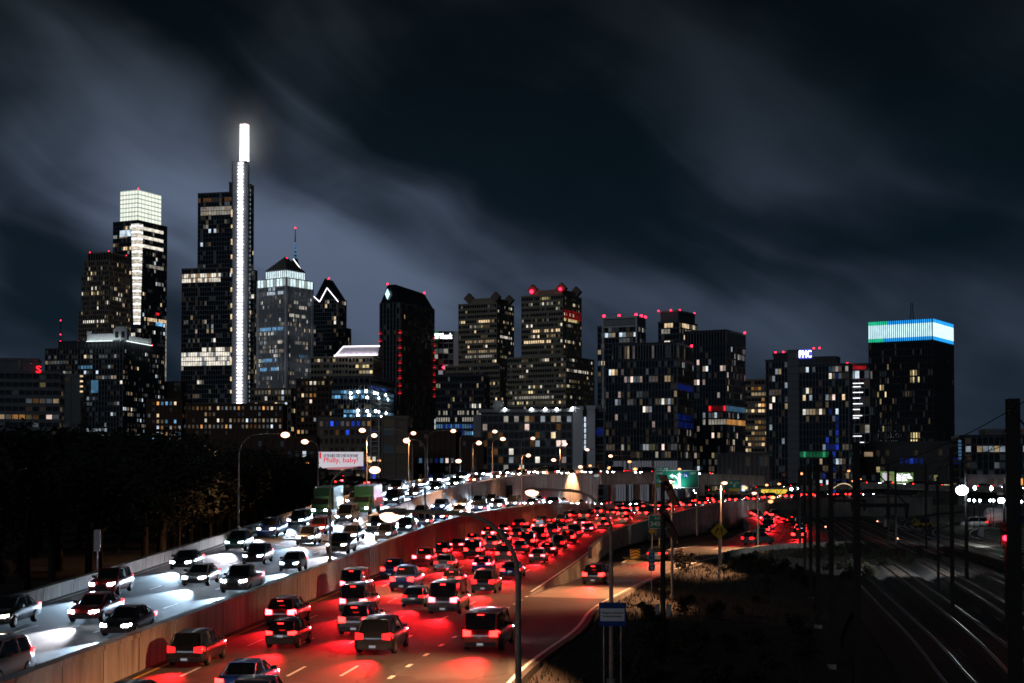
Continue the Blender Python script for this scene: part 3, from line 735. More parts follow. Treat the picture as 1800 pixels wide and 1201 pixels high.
fit('KEEP YOUR ROADS CLEAN', w_ * .88, h_ * .05, M['sign_teal'], root, (0, -.012, z - h_ * .4))
for sx in (-.32, .32): mb = MB(); mb.tube([(sx * w_, .06, 0), (sx * w_, .06, z + h_ * .35)], .035, 6); mb.build('post', M['galvanised'], root)
# reassurance marker: tall teal sign
c = P(1145.5, 985, 112); k = 112 / F; w_, h_ = 11 * k, 37 * k
root = empty('mile_marker', V(c.x, 112, -.4)); tag(root, 'narrow teal mile marker with a route shield on a thin post', 'sign'); z = c.z + .4
plate('board', rrect(w_, h_, .04), 0, .02, M['sign_teal'], root, (0, 0, z))
fit('EAST', w_ * .7, h_ * .08, M['sign_white'], root, (0, -.01, z + h_ * .40))
plate('shield', [(-.14, .12), (.14, .12), (.15, -.02), (0, -.16), (-.15, -.02)], -.012, -.001, M['sign_blue'], root, (0, 0, z + h_ * .22))
fit('76', .2, .12, M['sign_white'], root, (0, -.022, z + h_ * .22))
fit('MILE', w_ * .7, h_ * .07, M['sign_white'], root, (0, -.01, z - .01))
fit('344', w_ * .8, h_ * .15, M['sign_white'], root, (0, -.01, z - h_ * .18), bold=True)
fit('9', w_ * .35, h_ * .14, M['sign_white'], root, (0, -.01, z - h_ * .37), bold=True)
mb = MB(); mb.tube([(0, .05, 0), (0, .05, z + h_ * .4)], .035, 6); mb.build('post', M['galvanised'], root)
# solar pole: dark pole, two tilted panels, two boxes
D = 92; b = P(1165, 900, D); root = empty('solar_pole', V(b.x, D, -.7)); tag(root, 'dark pole with two tilted solar panels and equipment boxes', 'pole')
k = D / F; zt = P(1165, 848, D).z + .7
mb = MB(); mb.tube([(0, 0, 0), (0, 0, zt)], [.17, .14], 10); mb.build('pole', M['dark_steel'], root)
for py in (862, 924):
    zz = P(1165, py, D).z + .7
    Mx = Matrix.Translation((.42, -.1, zz)) @ Matrix.Rotation(R(22), 4, 'Z') @ Matrix.Rotation(R(62), 4, 'Y')
    mb = MB(); mb.box(-1.05, 1.05, -.42, .42, -.03, .03, 0, Mx); o = mb.build('solar_panel', M['solar'], root)
    mb = MB(); mb.box(-1.1, 1.1, -.46, -.421, -.045, .045, 0, Mx); mb.box(-1.1, 1.1, .421, .46, -.045, .045, 0, Mx); mb.build('frame', M['dark_steel'], o)
    mb = MB(); mb.tube([(0, 0, zz + .05), (.42, -.1, zz)], .05, 6); mb.build('bracket', M['dark_steel'], root)
for sx in (-.34, .34):
    zz = P(1165, 1071, D).z + .7
    mb = MB(); mb.box(sx - .13, sx + .13, -.16, .16, zz - .38, zz + .28); mb.build('equipment_box', M['galvanised'], root)
# EXIT 345 gore sign with small panel
D = 150; c = P(1158, 917.5, D); k = D / F; w_, h_ = 36 * k, 24 * k
root = empty('exit_sign', V(c.x - 4 * k, D, -.2)); tag(root, 'green EXIT 345 sign standing in the gore', 'sign'); z = c.z + .2
plate('border', rrect(w_, h_, .12), 0, .04, M['sign_white'], root, (4 * k, 0, z)); plate('board', rrect(w_ * .95, h_ * .93, .1), -.012, -.001, M['sign_green'], root, (4 * k, 0, z))
fit('EXIT', w_ * .42, h_ * .2, M['sign_white'], root, (4 * k + w_ * .02, -.02, z + h_ * .27)); fit('345 A', w_ * .82, h_ * .32, M['sign_white'], root, (4 * k, -.02, z - h_ * .14), bold=True)
plate('advisory_panel', [(0, .38), (.38, 0), (0, -.38), (-.38, 0)], 0, .02, M['sign_yellow'], root, (-8 * k, .03, P(1146, 934, D).z + .2))
for sx in (-8, 14): mb = MB(); mb.tube([(sx * k, .09, 0), (sx * k, .09, z + h_ * .4)], .05, 6); mb.build('post', M['galvanised'], root)
# chevron crash cushion at the gore
g_ = G(1117, 986, 0); root = empty('crash_cushion', g_); tag(root, 'yellow and black chevron crash cushion at the gore', 'barrier')
mb = MB(); mb.box(-.5, .5, 0, .08, .25, 1.25); mb.build('nose_board', M['sign_yellow'], root)
for zz in (.35, .66, .97):
    mb = MB(); mb.add([(-.5, -.012, zz), (0, -.012, zz + .22), (0, -.012, zz + .36), (-.5, -.012, zz + .14)], [(0, 3, 2, 1)]); mb.add([(.5, -.012, zz), (0, -.012, zz + .22), (0, -.012, zz + .36), (.5, -.012, zz + .14)], [(0, 1, 2, 3)]); mb.build('chevron', M['sign_black'], root)
for i in range(4): mb = MB(); mb.box(-.45 + i * .1, .45 + i * .1, .2 + i * 1.5, 1.55 + i * 1.5, .1, .95); mb.build('cell', M['galvanised'], root)
mb = MB(); mb.box(-.9, .9, -.4, 6.4, .0, .05); mb.build('pad', M['paint_yellow'], root)
for i, px in enumerate((1158, 1183, 1190)):
    g_ = G(px, 962 - i * 3, 0); root = empty('delineator', g_); tag(root, f'{["first", "second", "third"][i]} thin yellow delineator post from the left near the gore', 'post', 'delineator posts')
    mb = MB(); mb.tube([(0, 0, 0), (.03, 0, 1.15)], .05, 6); mb.build('post', M['sign_yellow'], root)
    mb = MB(); mb.tube([(.022, 0, .85), (.027, 0, 1.0)], .056, 6); mb.build('reflector', M['sign_white'], root)
# yellow lane diamond
D = 140; c = P(1264, 934, D); k = D / F; s_ = 15 * k
root = empty('warning_sign', V(c.x, D, -.6)); tag(root, 'yellow diamond sign with two black lane arrows beside the ramp', 'sign'); z = c.z + .6
plate('board', [(0, s_), (s_, 0), (0, -s_), (-s_, 0)], 0, .03, M['sign_yellow'], root, (0, 0, z))
arrow(root, M['sign_black'], [(0.201, z - 0.292), (0.292, z - 0.292), (0.292, z + 0.159), (0.382, z + 0.159), (0.246, z + 0.329), (0.106, z + 0.159), (0.201, z + 0.159)], -.004)
arrow(root, M['sign_black'], [(-0.382, z - 0.265), (-0.292, z - 0.265), (-0.265, z - 0.053), (-0.106, z + 0.117), (-0.042, z + 0.064), (-0.027, z + 0.307), (-0.265, z + 0.265), (-0.180, z + 0.191), (-0.350, z)], -.004)
mb = MB(); mb.tube([(0, .08, 0), (0, .08, z + s_ * .6)], .07, 8); mb.build('post', M['galvanised'], root)
# overhead guide sign
D = 250; c = P(1189.5, 842.5, D); k = D / F; w_, h_ = 77 * k, 31 * k
root = empty('guide_sign', V(c.x, D, -1.0)); tag(root, 'big green overhead guide sign with a branching white arrow', 'sign'); z = c.z + 1.0
plate('border', rrect(w_, h_, .2), 0, .08, M['sign_white'], root, (0, 0, z)); plate('board', rrect(w_ * .975, h_ * .94, .16), -.02, -.001, M['sign_green'], root, (0, 0, z))
plate('exit_tab', rrect(w_ * .32, h_ * .16, .06), 0, .06, M['sign_green'], root, (-w_ * .33, 0, z + h_ * .59)); fit('EXIT 344', w_ * .26, h_ * .1, M['sign_white'], root, (-w_ * .33, -.02, z + h_ * .59))
fit('EAST', w_ * .15, h_ * .13, M['sign_white'], root, (-w_ * .39, -.03, z + h_ * .34)); fit('EAST', w_ * .13, h_ * .12, M['sign_white'], root, (w_ * .38, -.03, z + h_ * .34))
fit('Central Phila', w_ * .42, h_ * .15, M['sign_white'], root, (-w_ * .25, -.03, z - h_ * .09)); plate('lane_panel', rrect(w_ * .4, h_ * .13, .03), -.03, -.021, M['sign_yellow'], root, (-w_ * .28, 0, z - h_ * .36))
arrow(root, M['sign_white'], [(.25, z - .42 * h_), (.65, z - .42 * h_), (.65, z + .22 * h_), (.95, z + .22 * h_), (.45, z + .40 * h_), (-.05, z + .22 * h_), (.25, z + .22 * h_)], -.024)
arrow(root, M['sign_white'], [(.22, z - .2 * h_), (.22, z - .06 * h_), (-.3, z + .12 * h_), (-.65, z + .13 * h_), (-.65, z + .03 * h_), (-1.25, z + .19 * h_), (-.65, z + .33 * h_), (-.65, z + .24 * h_), (-.2, z + .22 * h_), (.22, z + .06 * h_)][::-1], -.024)
plate('shield', [(-.5, .42), (0, .5), (.5, .42), (.55, -.05), (0, -.6), (-.55, -.05)], -.04, -.021, M['sign_blue'], root, (w_ * .2, 0, z + h_ * .22)); fit('76', .62, .45, M['sign_white'], root, (w_ * .2, -.05, z + h_ * .2))
for sx in (-.47, .47): mb = MB(); mb.tube([(sx * w_, .35, 0), (sx * w_, .35, z + h_ * .45)], .2, 8); mb.build('post', M['pole_steel'], root)
mb = MB()
for dz in (-.25, .25): mb.tube([(-w_ * .47, .35, z + dz * h_), (w_ * .47, .35, z + dz * h_)], .11, 6)
mb.build('truss', M['pole_steel'], root)
mb = MB(); mb.box(-.5, .5, -1.7, -1.3, z - h_ * .62, z - h_ * .54); sl = mb.build('sign_luminaire', M['galvanised'], root)
mb = MB(); mb.box(-.1, .1, -1.5, 0, z - h_ * .60, z - h_ * .57); mb.build('luminaire_arm', M['pole_steel'], root)
ld = bpy.data.lights.new('sign_light', 'SPOT'); ld.energy = 900; ld.color = (.8, 1, .95); ld.spot_size = R(140); ld.spot_blend = .8; ld.shadow_soft_size = .3
lo = bpy.data.objects.new('sign_light', ld); col.objects.link(lo); lo.parent = root; lo.location = (0, -1.5, z - h_ * .50); lo.rotation_euler = V(0, .85, .6).to_track_quat('-Z', 'Y').to_euler()
# two more guide signs farther along
for px, py, wp, hp, D, lab, txt in ((1271, 856, 10, 13, 330, 'narrow green guide sign before the red bend', 'EXIT'), (1291, 854, 21, 20, 345, 'small green and yellow guide sign before the red bend', '30  676')):
    c = P(px, py, D); k = D / F; w_, h_ = wp * k, hp * k; root = empty('guide_sign', V(c.x, D, 1.5)); tag(root, lab, 'sign'); z = c.z - 1.5
    plate('board', rrect(w_, h_, .1), 0, .06, M['sign_green'], root, (0, 0, z)); fit(txt, w_ * .8, h_ * .18, M['sign_white'], root, (0, -.02, z + h_ * .25))
    if wp > 15: plate('lane_panel', rrect(w_ * .96, h_ * .24, .05), -.03, -.001, M['sign_yellow'], root, (0, 0, z - h_ * .36))
    arrow(root, M['sign_white'], [(-.1, z - .4), (.1, z - .4), (.1, z + .1), (.3, z + .1), (0, z + .4), (-.3, z + .1), (-.1, z + .1)], -.02)
    mb = MB(); mb.tube([(0, .2, 0), (0, .2, z)], .12, 6); mb.build('post', M['pole_steel'], root)
# dark speed plate seen from behind at the left parapet
p = on_edge(trunk.L, 104); root = empty('road_sign', V(p.x - .5, p.y, p.z)); tag(root, 'grey back of a tall road sign above the left parapet', 'sign')
mb = MB(); mb.tube([(0, 0, .4), (0, 0, 3.6)], .05, 6); mb.build('post', M['galvanised'], root)
plate('board', rrect(.45, 1.5, .05), -.03, .0, M['galvanised'], root, (0, -.06, 2.9))
# city billboard
D = 330; c = P(599, 809, D); k = D / F; w_, h_ = 79 * k, 29 * k
root = empty('billboard', V(c.x, D, -2)); tag(root, 'lit white billboard reading Philly, baby! above the dark wood', 'billboard'); z = c.z + 2
plate('panel', [(-w_ / 2, -h_ / 2), (w_ / 2, -h_ / 2 + .5), (w_ / 2, h_ / 2), (-w_ / 2, h_ / 2)], 0, .15, M['billboard_white'], root, (0, 0, z))
fit('1 OF THE 50 BEST CITIES TO VISIT ON THE PLANET', w_ * .78, h_ * .19, M['billboard_dark'], root, (0, -.03, z + h_ * .27), bold=True)
fit('Philly, baby!', w_ * .76, h_ * .40, M['billboard_red'], root, (0, -.03, z - h_ * .04), bold=True)
plate('badge', rrect(.45, 1.4, .1), -.04, -.001, M['billboard_red'], root, (-w_ * .455, 0, z + h_ * .28))
plate('landscape_strip', [(-w_ * .3, -h_ * .56), (w_ * .1, -h_ * .58), (w_ * .49, -h_ * .33), (w_ * .2, -h_ * .40), (-w_ * .3, -h_ * .45)], -.05, -.001, M['billboard_pink'], root, (0, 0, z))
for sx in (-.3, .3): mb = MB(); mb.tube([(sx * w_, .5, 0), (sx * w_, .5, z)], .25, 8); mb.build('post', M['dark_steel'], root)
mb = MB(); mb.box(-w_ / 2, w_ / 2, -.8, .6, z - h_ * .68, z - h_ * .62); mb.build('catwalk', M['dark_steel'], root)
# yellow lit board behind bare branches
D = 420; c = P(1361, 872, D); k = D / F; w_, h_ = 46 * k, 23 * k
root = empty('billboard', V(c.x, D, -2)); tag(root, 'glowing yellow board behind bare branches near the railway', 'billboard'); z = c.z + 2
for i in range(4): plate('panel', rrect(w_ * .24, h_, .05), 0, .15, M['billboard_yellow'], root, ((i - 1.5) * w_ * .25, 0, z))
for sx in (-.3, .3): mb = MB(); mb.tube([(sx * w_, .4, 0), (sx * w_, .4, z)], .2, 8); mb.build('post', M['dark_steel'], root)
# bright screens at the podium
D = 640; c = P(1589, 842, D); k = D / F; w_, h_ = 33 * k, 22 * k
root = empty('billboard', V(c.x, D, -2)); tag(root, 'dark billboard with bright lettering about fruit juice', 'billboard'); z = c.z + 2
plate('panel', rrect(w_, h_, .1), 0, .3, M['billboard_green'], root, (0, 0, z))
for i, s_ in enumerate(('BOLD FLAVORS.', 'MADE WITH REAL', 'FRUIT JUICE.')): fit(s_, w_ * (.80, .88, .62)[i], h_ * .17, M['sign_light'], root, ((-.06, 0, -.12)[i] * w_, -.05, z + h_ * (.32 - .22 * i)), bold=True)
fit('real juice in every bottle', w_ * .84, h_ * .10, M['sign_light'], root, (0, -.05, z - h_ * .38))
mb = MB(); mb.box(-w_ / 2, w_ / 2, .1, 2, 0, z - h_ / 2); mb.build('base', M['facade_black'], root)
c = P(1560, 841, D); root = empty('billboard', V(c.x, D, -2)); tag(root, 'bright green and white billboard left of the lettered one', 'billboard'); z = c.z + 2
plate('panel', rrect(24 * k, 24 * k, .1), 0, .3, M['billboard_green'], root, (0, 0, z)); plate('picture', rrect(8 * k, 20 * k, .6), -.05, -.001, M['billboard_white'], root, (-5 * k, 0, z)); plate('picture', rrect(5 * k, 16 * k, .6), -.05, -.001, M['yellow1'], root, (5 * k, 0, z))
mb = MB(); mb.box(-12 * k, 12 * k, .1, 2, 0, z - 12 * k); mb.build('base', M['facade_black'], root)
# small red message sign
D = 420; c = P(1101, 829.5, D); k = D / F; root = empty('message_sign', V(c.x, D, -2)); tag(root, 'small red glowing message sign above the highway', 'sign'); z = c.z + 2
plate('board', rrect(18 * k, 7 * k, .1), 0, .3, M['sign_black'], root, (0, 0, z)); fit('OPEN', 15 * k, 4.5 * k, M['sign_red'], root, (0, -.03, z), bold=True)
mb = MB(); mb.tube([(0, .4, 0), (0, .4, z)], .2, 6); mb.build('post', M['dark_steel'], root)
# ------------------------------------------------------------------ cars
def loft(mb, rings, mi=0, smooth=True, capends=True):
    n = len(rings[0]); vs = [p for r_ in rings for p in r_]
    fs = [(i * n + j, i * n + j + 1, (i + 1) * n + j + 1, (i + 1) * n + j) for i in range(len(rings) - 1) for j in range(n - 1)]
    mb.add(vs, fs, mi, smooth)
    if capends:
        mb.add(rings[0], [tuple(range(n))], mi); mb.add(rings[-1], [tuple(range(n - 1, -1, -1))], mi)
def half(pts): return [(-x, y, z) for x, y, z in reversed(pts)] + [(x, y, z) for x, y, z in pts if x > 1e-6] if abs(pts[0][0]) < 1e-6 else [(-x, y, z) for x, y, z in reversed(pts)] + pts
KIND = {  # length, half width, belt profile [(y, z_top, width factor)], cabin [(y, z, half width top)], hood/tail heights
 'sedan': dict(L=4.7, hw=.90, body=[(-2.35, .62, .80), (-2.28, .92, .92), (-1.7, 1.00, .98), (-.9, .99, 1), (.4, .97, 1), (1.2, .92, .99), (1.9, .80, .95), (2.28, .66, .86), (2.35, .5, .78)], cab=[(-1.75, .99, .60), (-1.05, 1.43, .56), (-.2, 1.47, .60), (.25, 1.43, .58), (1.12, .94, .62)]),
 'suv': dict(L=4.7, hw=.95, body=[(-2.35, .70, .84), (-2.30, 1.08, .95), (-1.7, 1.10, .99), (-.6, 1.10, 1), (.5, 1.09, 1), (1.25, 1.06, .99), (2.0, .98, .95), (2.3, .80, .88), (2.35, .55, .8)], cab=[(-2.22, 1.08, .72), (-1.85, 1.66, .64), (-.6, 1.72, .66), (.3, 1.68, .64), (1.15, 1.06, .68)]),
 'hatchback': dict(L=4.1, hw=.87, body=[(-2.05, .62, .82), (-2.0, .95, .94), (-1.4, .98, .99), (-.5, .98, 1), (.5, .97, 1), (1.1, .94, .99), (1.7, .84, .95), (2.0, .70, .86), (2.05, .5, .78)], cab=[(-1.95, .94, .66), (-1.45, 1.42, .58), (-.4, 1.48, .60), (.25, 1.44, .58), (1.1, .94, .64)]),
 'van': dict(L=5.2, hw=.98, body=[(-2.6, .70, .92), (-2.58, 1.15, .98), (-1.7, 1.15, 1), (-.2, 1.15, 1), (.9, 1.14, 1), (1.6, 1.10, .99), (2.2, 1.0, .95), (2.55, .82, .88), (2.6, .55, .8)], cab=[(-2.55, 1.14, .90), (-2.45, 2.0, .80), (-.8, 2.06, .82), (.7, 2.0, .80), (1.7, 1.08, .80)]),
 'pickup': dict(L=5.5, hw=.98, body=[(-2.75, .75, .92), (-2.72, 1.10, .97), (-1.9, 1.12, 1), (-.6, 1.12, 1), (.5, 1.10, 1), (1.5, 1.10, .99), (2.3, 1.04, .96), (2.7, .88, .9), (2.75, .6, .84)], cab=[(-.75, 1.10, .74), (-.6, 1.72, .66), (.1, 1.78, .68), (.55, 1.74, .66), (1.35, 1.09, .70)]),
}
CARM = {}
def wheel_mesh():
    mb = MB(); N = 14
    prof = [(-.11, .20), (-.11, .31), (-.06, .33), (.06, .33), (.11, .31), (.11, .20)]
    rings = [[(x, r_ * math.cos(2 * math.pi * j / N), r_ * math.sin(2 * math.pi * j / N)) for x, r_ in prof] for j in range(N + 1)]
    loft(mb, rings, 0, True, False); t = mb.mesh('wheel', M['rubber'])
    mb = MB(); mb.tube([(-.10, 0, 0), (.10, 0, 0)], .20, 12)
    for j in range(5):
        a = 2 * math.pi * j / 5; mb.box(-.115, .115, -.03, .03, .03, .19, 0, Matrix.Rotation(a, 4, 'X'))
    return t, mb.mesh('rim', M['alloy'])
WH, RIM = wheel_mesh()
for kname, K in KIND.items():
    hw = K['hw']; d = {}
    def ring(y, zt, f, z0=.26):
        w_ = hw * f
        return half([(w_ * .55, y, z0), (w_ * .93, y, z0 + .02), (w_ * .99, y, z0 + .14), (w_, y, z0 + (zt - z0) * .5), (w_ * .97, y, z0 + (zt - z0) * .80), (w_ * .88, y, zt - .02), (w_ * .4, y, zt)])
    mb = MB(); rings = [ring(*t) for t in K['body']]
    rings = [r_ + [r_[0]] for r_ in rings]; loft(mb, rings)
    d['body'] = mb.mesh('body', [M['car_grey']])
    belt = lambda y: max(.6, min(1.2, [b_[1] for b_ in K['body'] if True][min(range(len(K['body'])), key=lambda i: abs(K['body'][i][0] - y))]))
    mb = MB(); cr = []
    for y, z, ht in K['cab']:
        zb = belt(y) - .06; cr.append(half([(0, y, z), (ht * .86, y, z - .015), (ht, y, z - .07), (hw * .90, y, min(zb, z - .072))][::-1])[::1])
    def crr(y, z, ht):
        zb = min(belt(y) - .06, z - .08); a = [(hw * .90, y, zb), (ht, y, z - .07), (ht * .86, y, z - .015)]
        return a + [(-x, yy, zz) for x, yy, zz in reversed(a)]
    cr = [crr(*t) for t in K['cab']]; loft(mb, cr, 0, False)
    d['glass'] = mb.mesh('window_glass', [M['car_glass']])
    mb = MB(); c2 = K['cab'][1:-1]
    loft(mb, [[(ht * 1.01, y, z - .09), (ht * 1.0, y, z - .05), (ht * .86, y, z + .008), (0, y, z + .03), (-ht * .86, y, z + .008), (-ht * 1.0, y, z - .05), (-ht * 1.01, y, z - .09)] for y, z, ht in c2], 0, True)
    for sgn in (-1, 1):
        for a_, b_ in ((0, 1), (3, 4)):
            (y0, z0, h0), (y1, z1, h1) = K['cab'][a_], K['cab'][b_]
            lowy, lowz = (y0, z0) if a_ == 0 else (y1, z1); hiy, hiz, hih = (y1, z1, h1) if a_ == 0 else (y0, z0, h0)
            mb.tube([(sgn * hw * .80, lowy, lowz - .02), (sgn * hih * 1.0, hiy, hiz - .05)], .045, 5)
        ym = (K['cab'][1][0] + K['cab'][3][0]) / 2
        mb.tube([(sgn * hw * .905, ym, belt(ym) - .05), (sgn * K['cab'][2][2] * 1.005, ym, K['cab'][2][1] - .07)], .04, 5)
    d['roof'] = mb.mesh('roof', [M['car_grey']])
    yr = K['body'][1][0]; yf = K['body'][-2][0]; zr = K['body'][1][1]; zf = K['body'][-2][1]
    tl = (zr - .16) if kname in ('sedan', 'hatchback') else zr - .30
    for sgn, nm in ((-1, 'l'), (1, 'r')):
        mb = MB(); x0, x1 = sorted((sgn * hw * .50, sgn * hw * .93)); xm = sgn * hw * .93
        tall = .16 if kname in ('sedan', 'hatchback') else .30
        mb.add([(sgn * hw * .48, yr - .06, tl - .03), (sgn * hw * .90, yr - .035, tl - .05), (sgn * hw * .965, yr + .30, tl), (sgn * hw * .965, yr + .30, tl + tall * .7), (sgn * hw * .90, yr - .035, tl + tall), (sgn * hw * .48, yr - .06, tl + tall * .8), (sgn * hw * .6, yr + .3, tl), (sgn * hw * .6, yr + .3, tl + tall * .7)],
               [(0, 1, 4, 5), (1, 2, 3, 4), (0, 6, 2, 1), (5, 4, 3, 7), (0, 5, 7, 6), (2, 6, 7, 3)])
        d['tail_' + nm] = mb.mesh('taillight', [M['taillight']])
        mb = MB()
        mb.add([(sgn * hw * .46, yf + .045, zf - .10), (sgn * hw * .82, yf + .015, zf - .10), (sgn * hw * .92, yf - .32, zf - .02), (sgn * hw * .92, yf - .32, zf + .08), (sgn * hw * .82, yf + .015, zf + .06), (sgn * hw * .46, yf + .045, zf + .04), (sgn * hw * .6, yf - .3, zf - .02), (sgn * hw * .6, yf - .3, zf + .05)],
               [(0, 1, 4, 5), (1, 2, 3, 4), (0, 6, 2, 1), (5, 4, 3, 7), (0, 5, 7, 6), (2, 6, 7, 3)])
        d['head_' + nm] = mb.mesh('headlight', [M['headlight']])
        mb = MB(); mb.box(sgn * hw * .95 - .02, sgn * hw * .95 + sgn * .18 + .02, .55, .72, belt(.6) - .02, belt(.6) + .13) if sgn > 0 else mb.box(-hw * .95 - .2, -hw * .95 + .02, .55, .72, belt(.6) - .02, belt(.6) + .13)
        d['mirror_' + nm] = mb.mesh('mirror', [M['trim']])
    mb = MB(); mb.box(-hw * .80, hw * .80, yr - .13, yr - .03, .30, .52); d['bumper'] = mb.mesh('rear_bumper', [M['trim']])
    mb = MB(); mb.box(-hw * .72, hw * .72, yf + .02, yf + .11, .30, .46); mb.box(-hw * .40, hw * .40, yf + .01, yf + .09, .47, zf - .08); d['grille'] = mb.mesh('grille', [M['trim']])
    mb = MB(); mb.box(-.16, .16, yr - .145, yr - .131, .36, .48) if kname in ('van', 'suv', 'pickup') else mb.box(-.16, .16, yr - .105, yr - .04, .62, .74); d['plate'] = mb.mesh('number_plate', [M['plate']])
    mb = MB(); mb.tube([(-.16, yr + .06, K['cab'][1][1] - .10), (.16, yr + .06, K['cab'][1][1] - .10)], .02, 5) if kname != 'sedan' else mb.box(-.18, .18, K['cab'][0][0] + .62, K['cab'][0][0] + .68, 1.33, 1.36)
    d['brake'] = mb.mesh('brake_light', [M['taillight']])
    d['wb'] = K['L'] * .29; d['yr'] = yr; d['yf'] = yf; d['zt'] = tl; d['zf'] = zf; CARM[kname] = d
COLW = ['black', 'grey', 'black', 'grey', 'blue', 'red', 'silver', 'black', 'grey', 'green', 'blue', 'black', 'silver', 'grey', 'black', 'red', 'blue', 'black', 'grey']
def spot(name, watts, c, size, blend, soft):
    l = bpy.data.lights.new(name, 'SPOT'); l.energy = watts; l.color = c; l.spot_size = R(size); l.spot_blend = blend; l.shadow_soft_size = soft; return l
RED_L = spot('taillight_glow', 5600, (1, .010, .015), 38, 1.0, .3)
HEAD_L = spot('headlight_beam', 15000, (.52, .75, 1.0), 34, .9, .12)
HEAD_W = spot('headlight_beam_warm', 15000, (.92, .90, 1.0), 34, .9, .12)
def car(pos, head, lod, label, group, away, glow=True, kind=None, colr=None, rnd=rng):
    kind = kind or rnd.choice(['sedan', 'sedan', 'suv', 'suv', 'hatchback', 'van', 'pickup']); colr = colr or rnd.choice(COLW); d = CARM[kind]
    hd = Vector((head.x, head.y, 0)); rz = math.atan2(hd.y, hd.x) - math.pi / 2
    root = empty('car', pos, rz)
    sc_ = rnd.uniform(.95, 1.06); root.scale = (sc_ * rnd.uniform(.97, 1.02), sc_, sc_ * rnd.uniform(.96, 1.05))
    tm, hm = rnd.choice(['taillight', 'taillight', 'taillight_pink', 'taillight_dim']), rnd.choice(['headlight', 'headlight_blue', 'headlight', 'headlight_warm'])
    root.rotation_euler = (math.atan2(head.z, hd.length), 0, rz)
    nm = {'sedan': 'sedan', 'suv': 'estate car', 'hatchback': 'hatchback', 'van': 'van', 'pickup': 'pickup truck'}[kind]
    tag(root, label.format(f'{colr} {nm}'), {'van': 'van', 'pickup': 'pickup'}.get(kind, 'car'), group)
    paint = M['car_' + colr]
    def part(key, nme, m=None):
        o = link(nme, d[key], root)
        if m: o.material_slots[0].link = 'OBJECT'; o.material_slots[0].material = m
        return o
    part('body', 'body', paint); part('glass', 'window_glass')
    if lod < 2: part('roof', 'roof', paint)
    if away or lod == 0:
        for n_ in 'lr': part('tail_' + n_, 'taillight', M[tm])
        if away and tm != 'taillight_dim': part('brake', 'brake_light')
    if not away or lod == 0:
        for n_ in 'lr': part('head_' + n_, 'headlight', M[hm])
    if lod == 0:
        part('bumper', 'rear_bumper'); part('plate', 'number_plate'); part('grille', 'grille')
        for n_ in 'lr': part('mirror_' + n_, 'mirror')
    if lod < 2:
        for sx in (-1, 1):
            for sy in (-1, 1):
                o = link('wheel', WH, root, (sx * KIND[kind]['hw'] * .90, sy * d['wb'], .33))
                if lod == 0: link('rim', RIM, o)
    if glow:
        if away:
            lo = bpy.data.objects.new('taillight_glow', RED_L); col.objects.link(lo); lo.parent = root; lo.location = (0, d['yr'] - .28, d['zt'] + .15); lo.rotation_euler = (R(-77), 0, 0)
        if not away:
            lo = bpy.data.objects.new('headlight_beam', HEAD_L if rnd.random() < .75 else HEAD_W); col.objects.link(lo); lo.parent = root; lo.location = (0, d['yf'] + .30, d['zf'] + .05); lo.rotation_euler = (R(81), 0, 0)
    return root
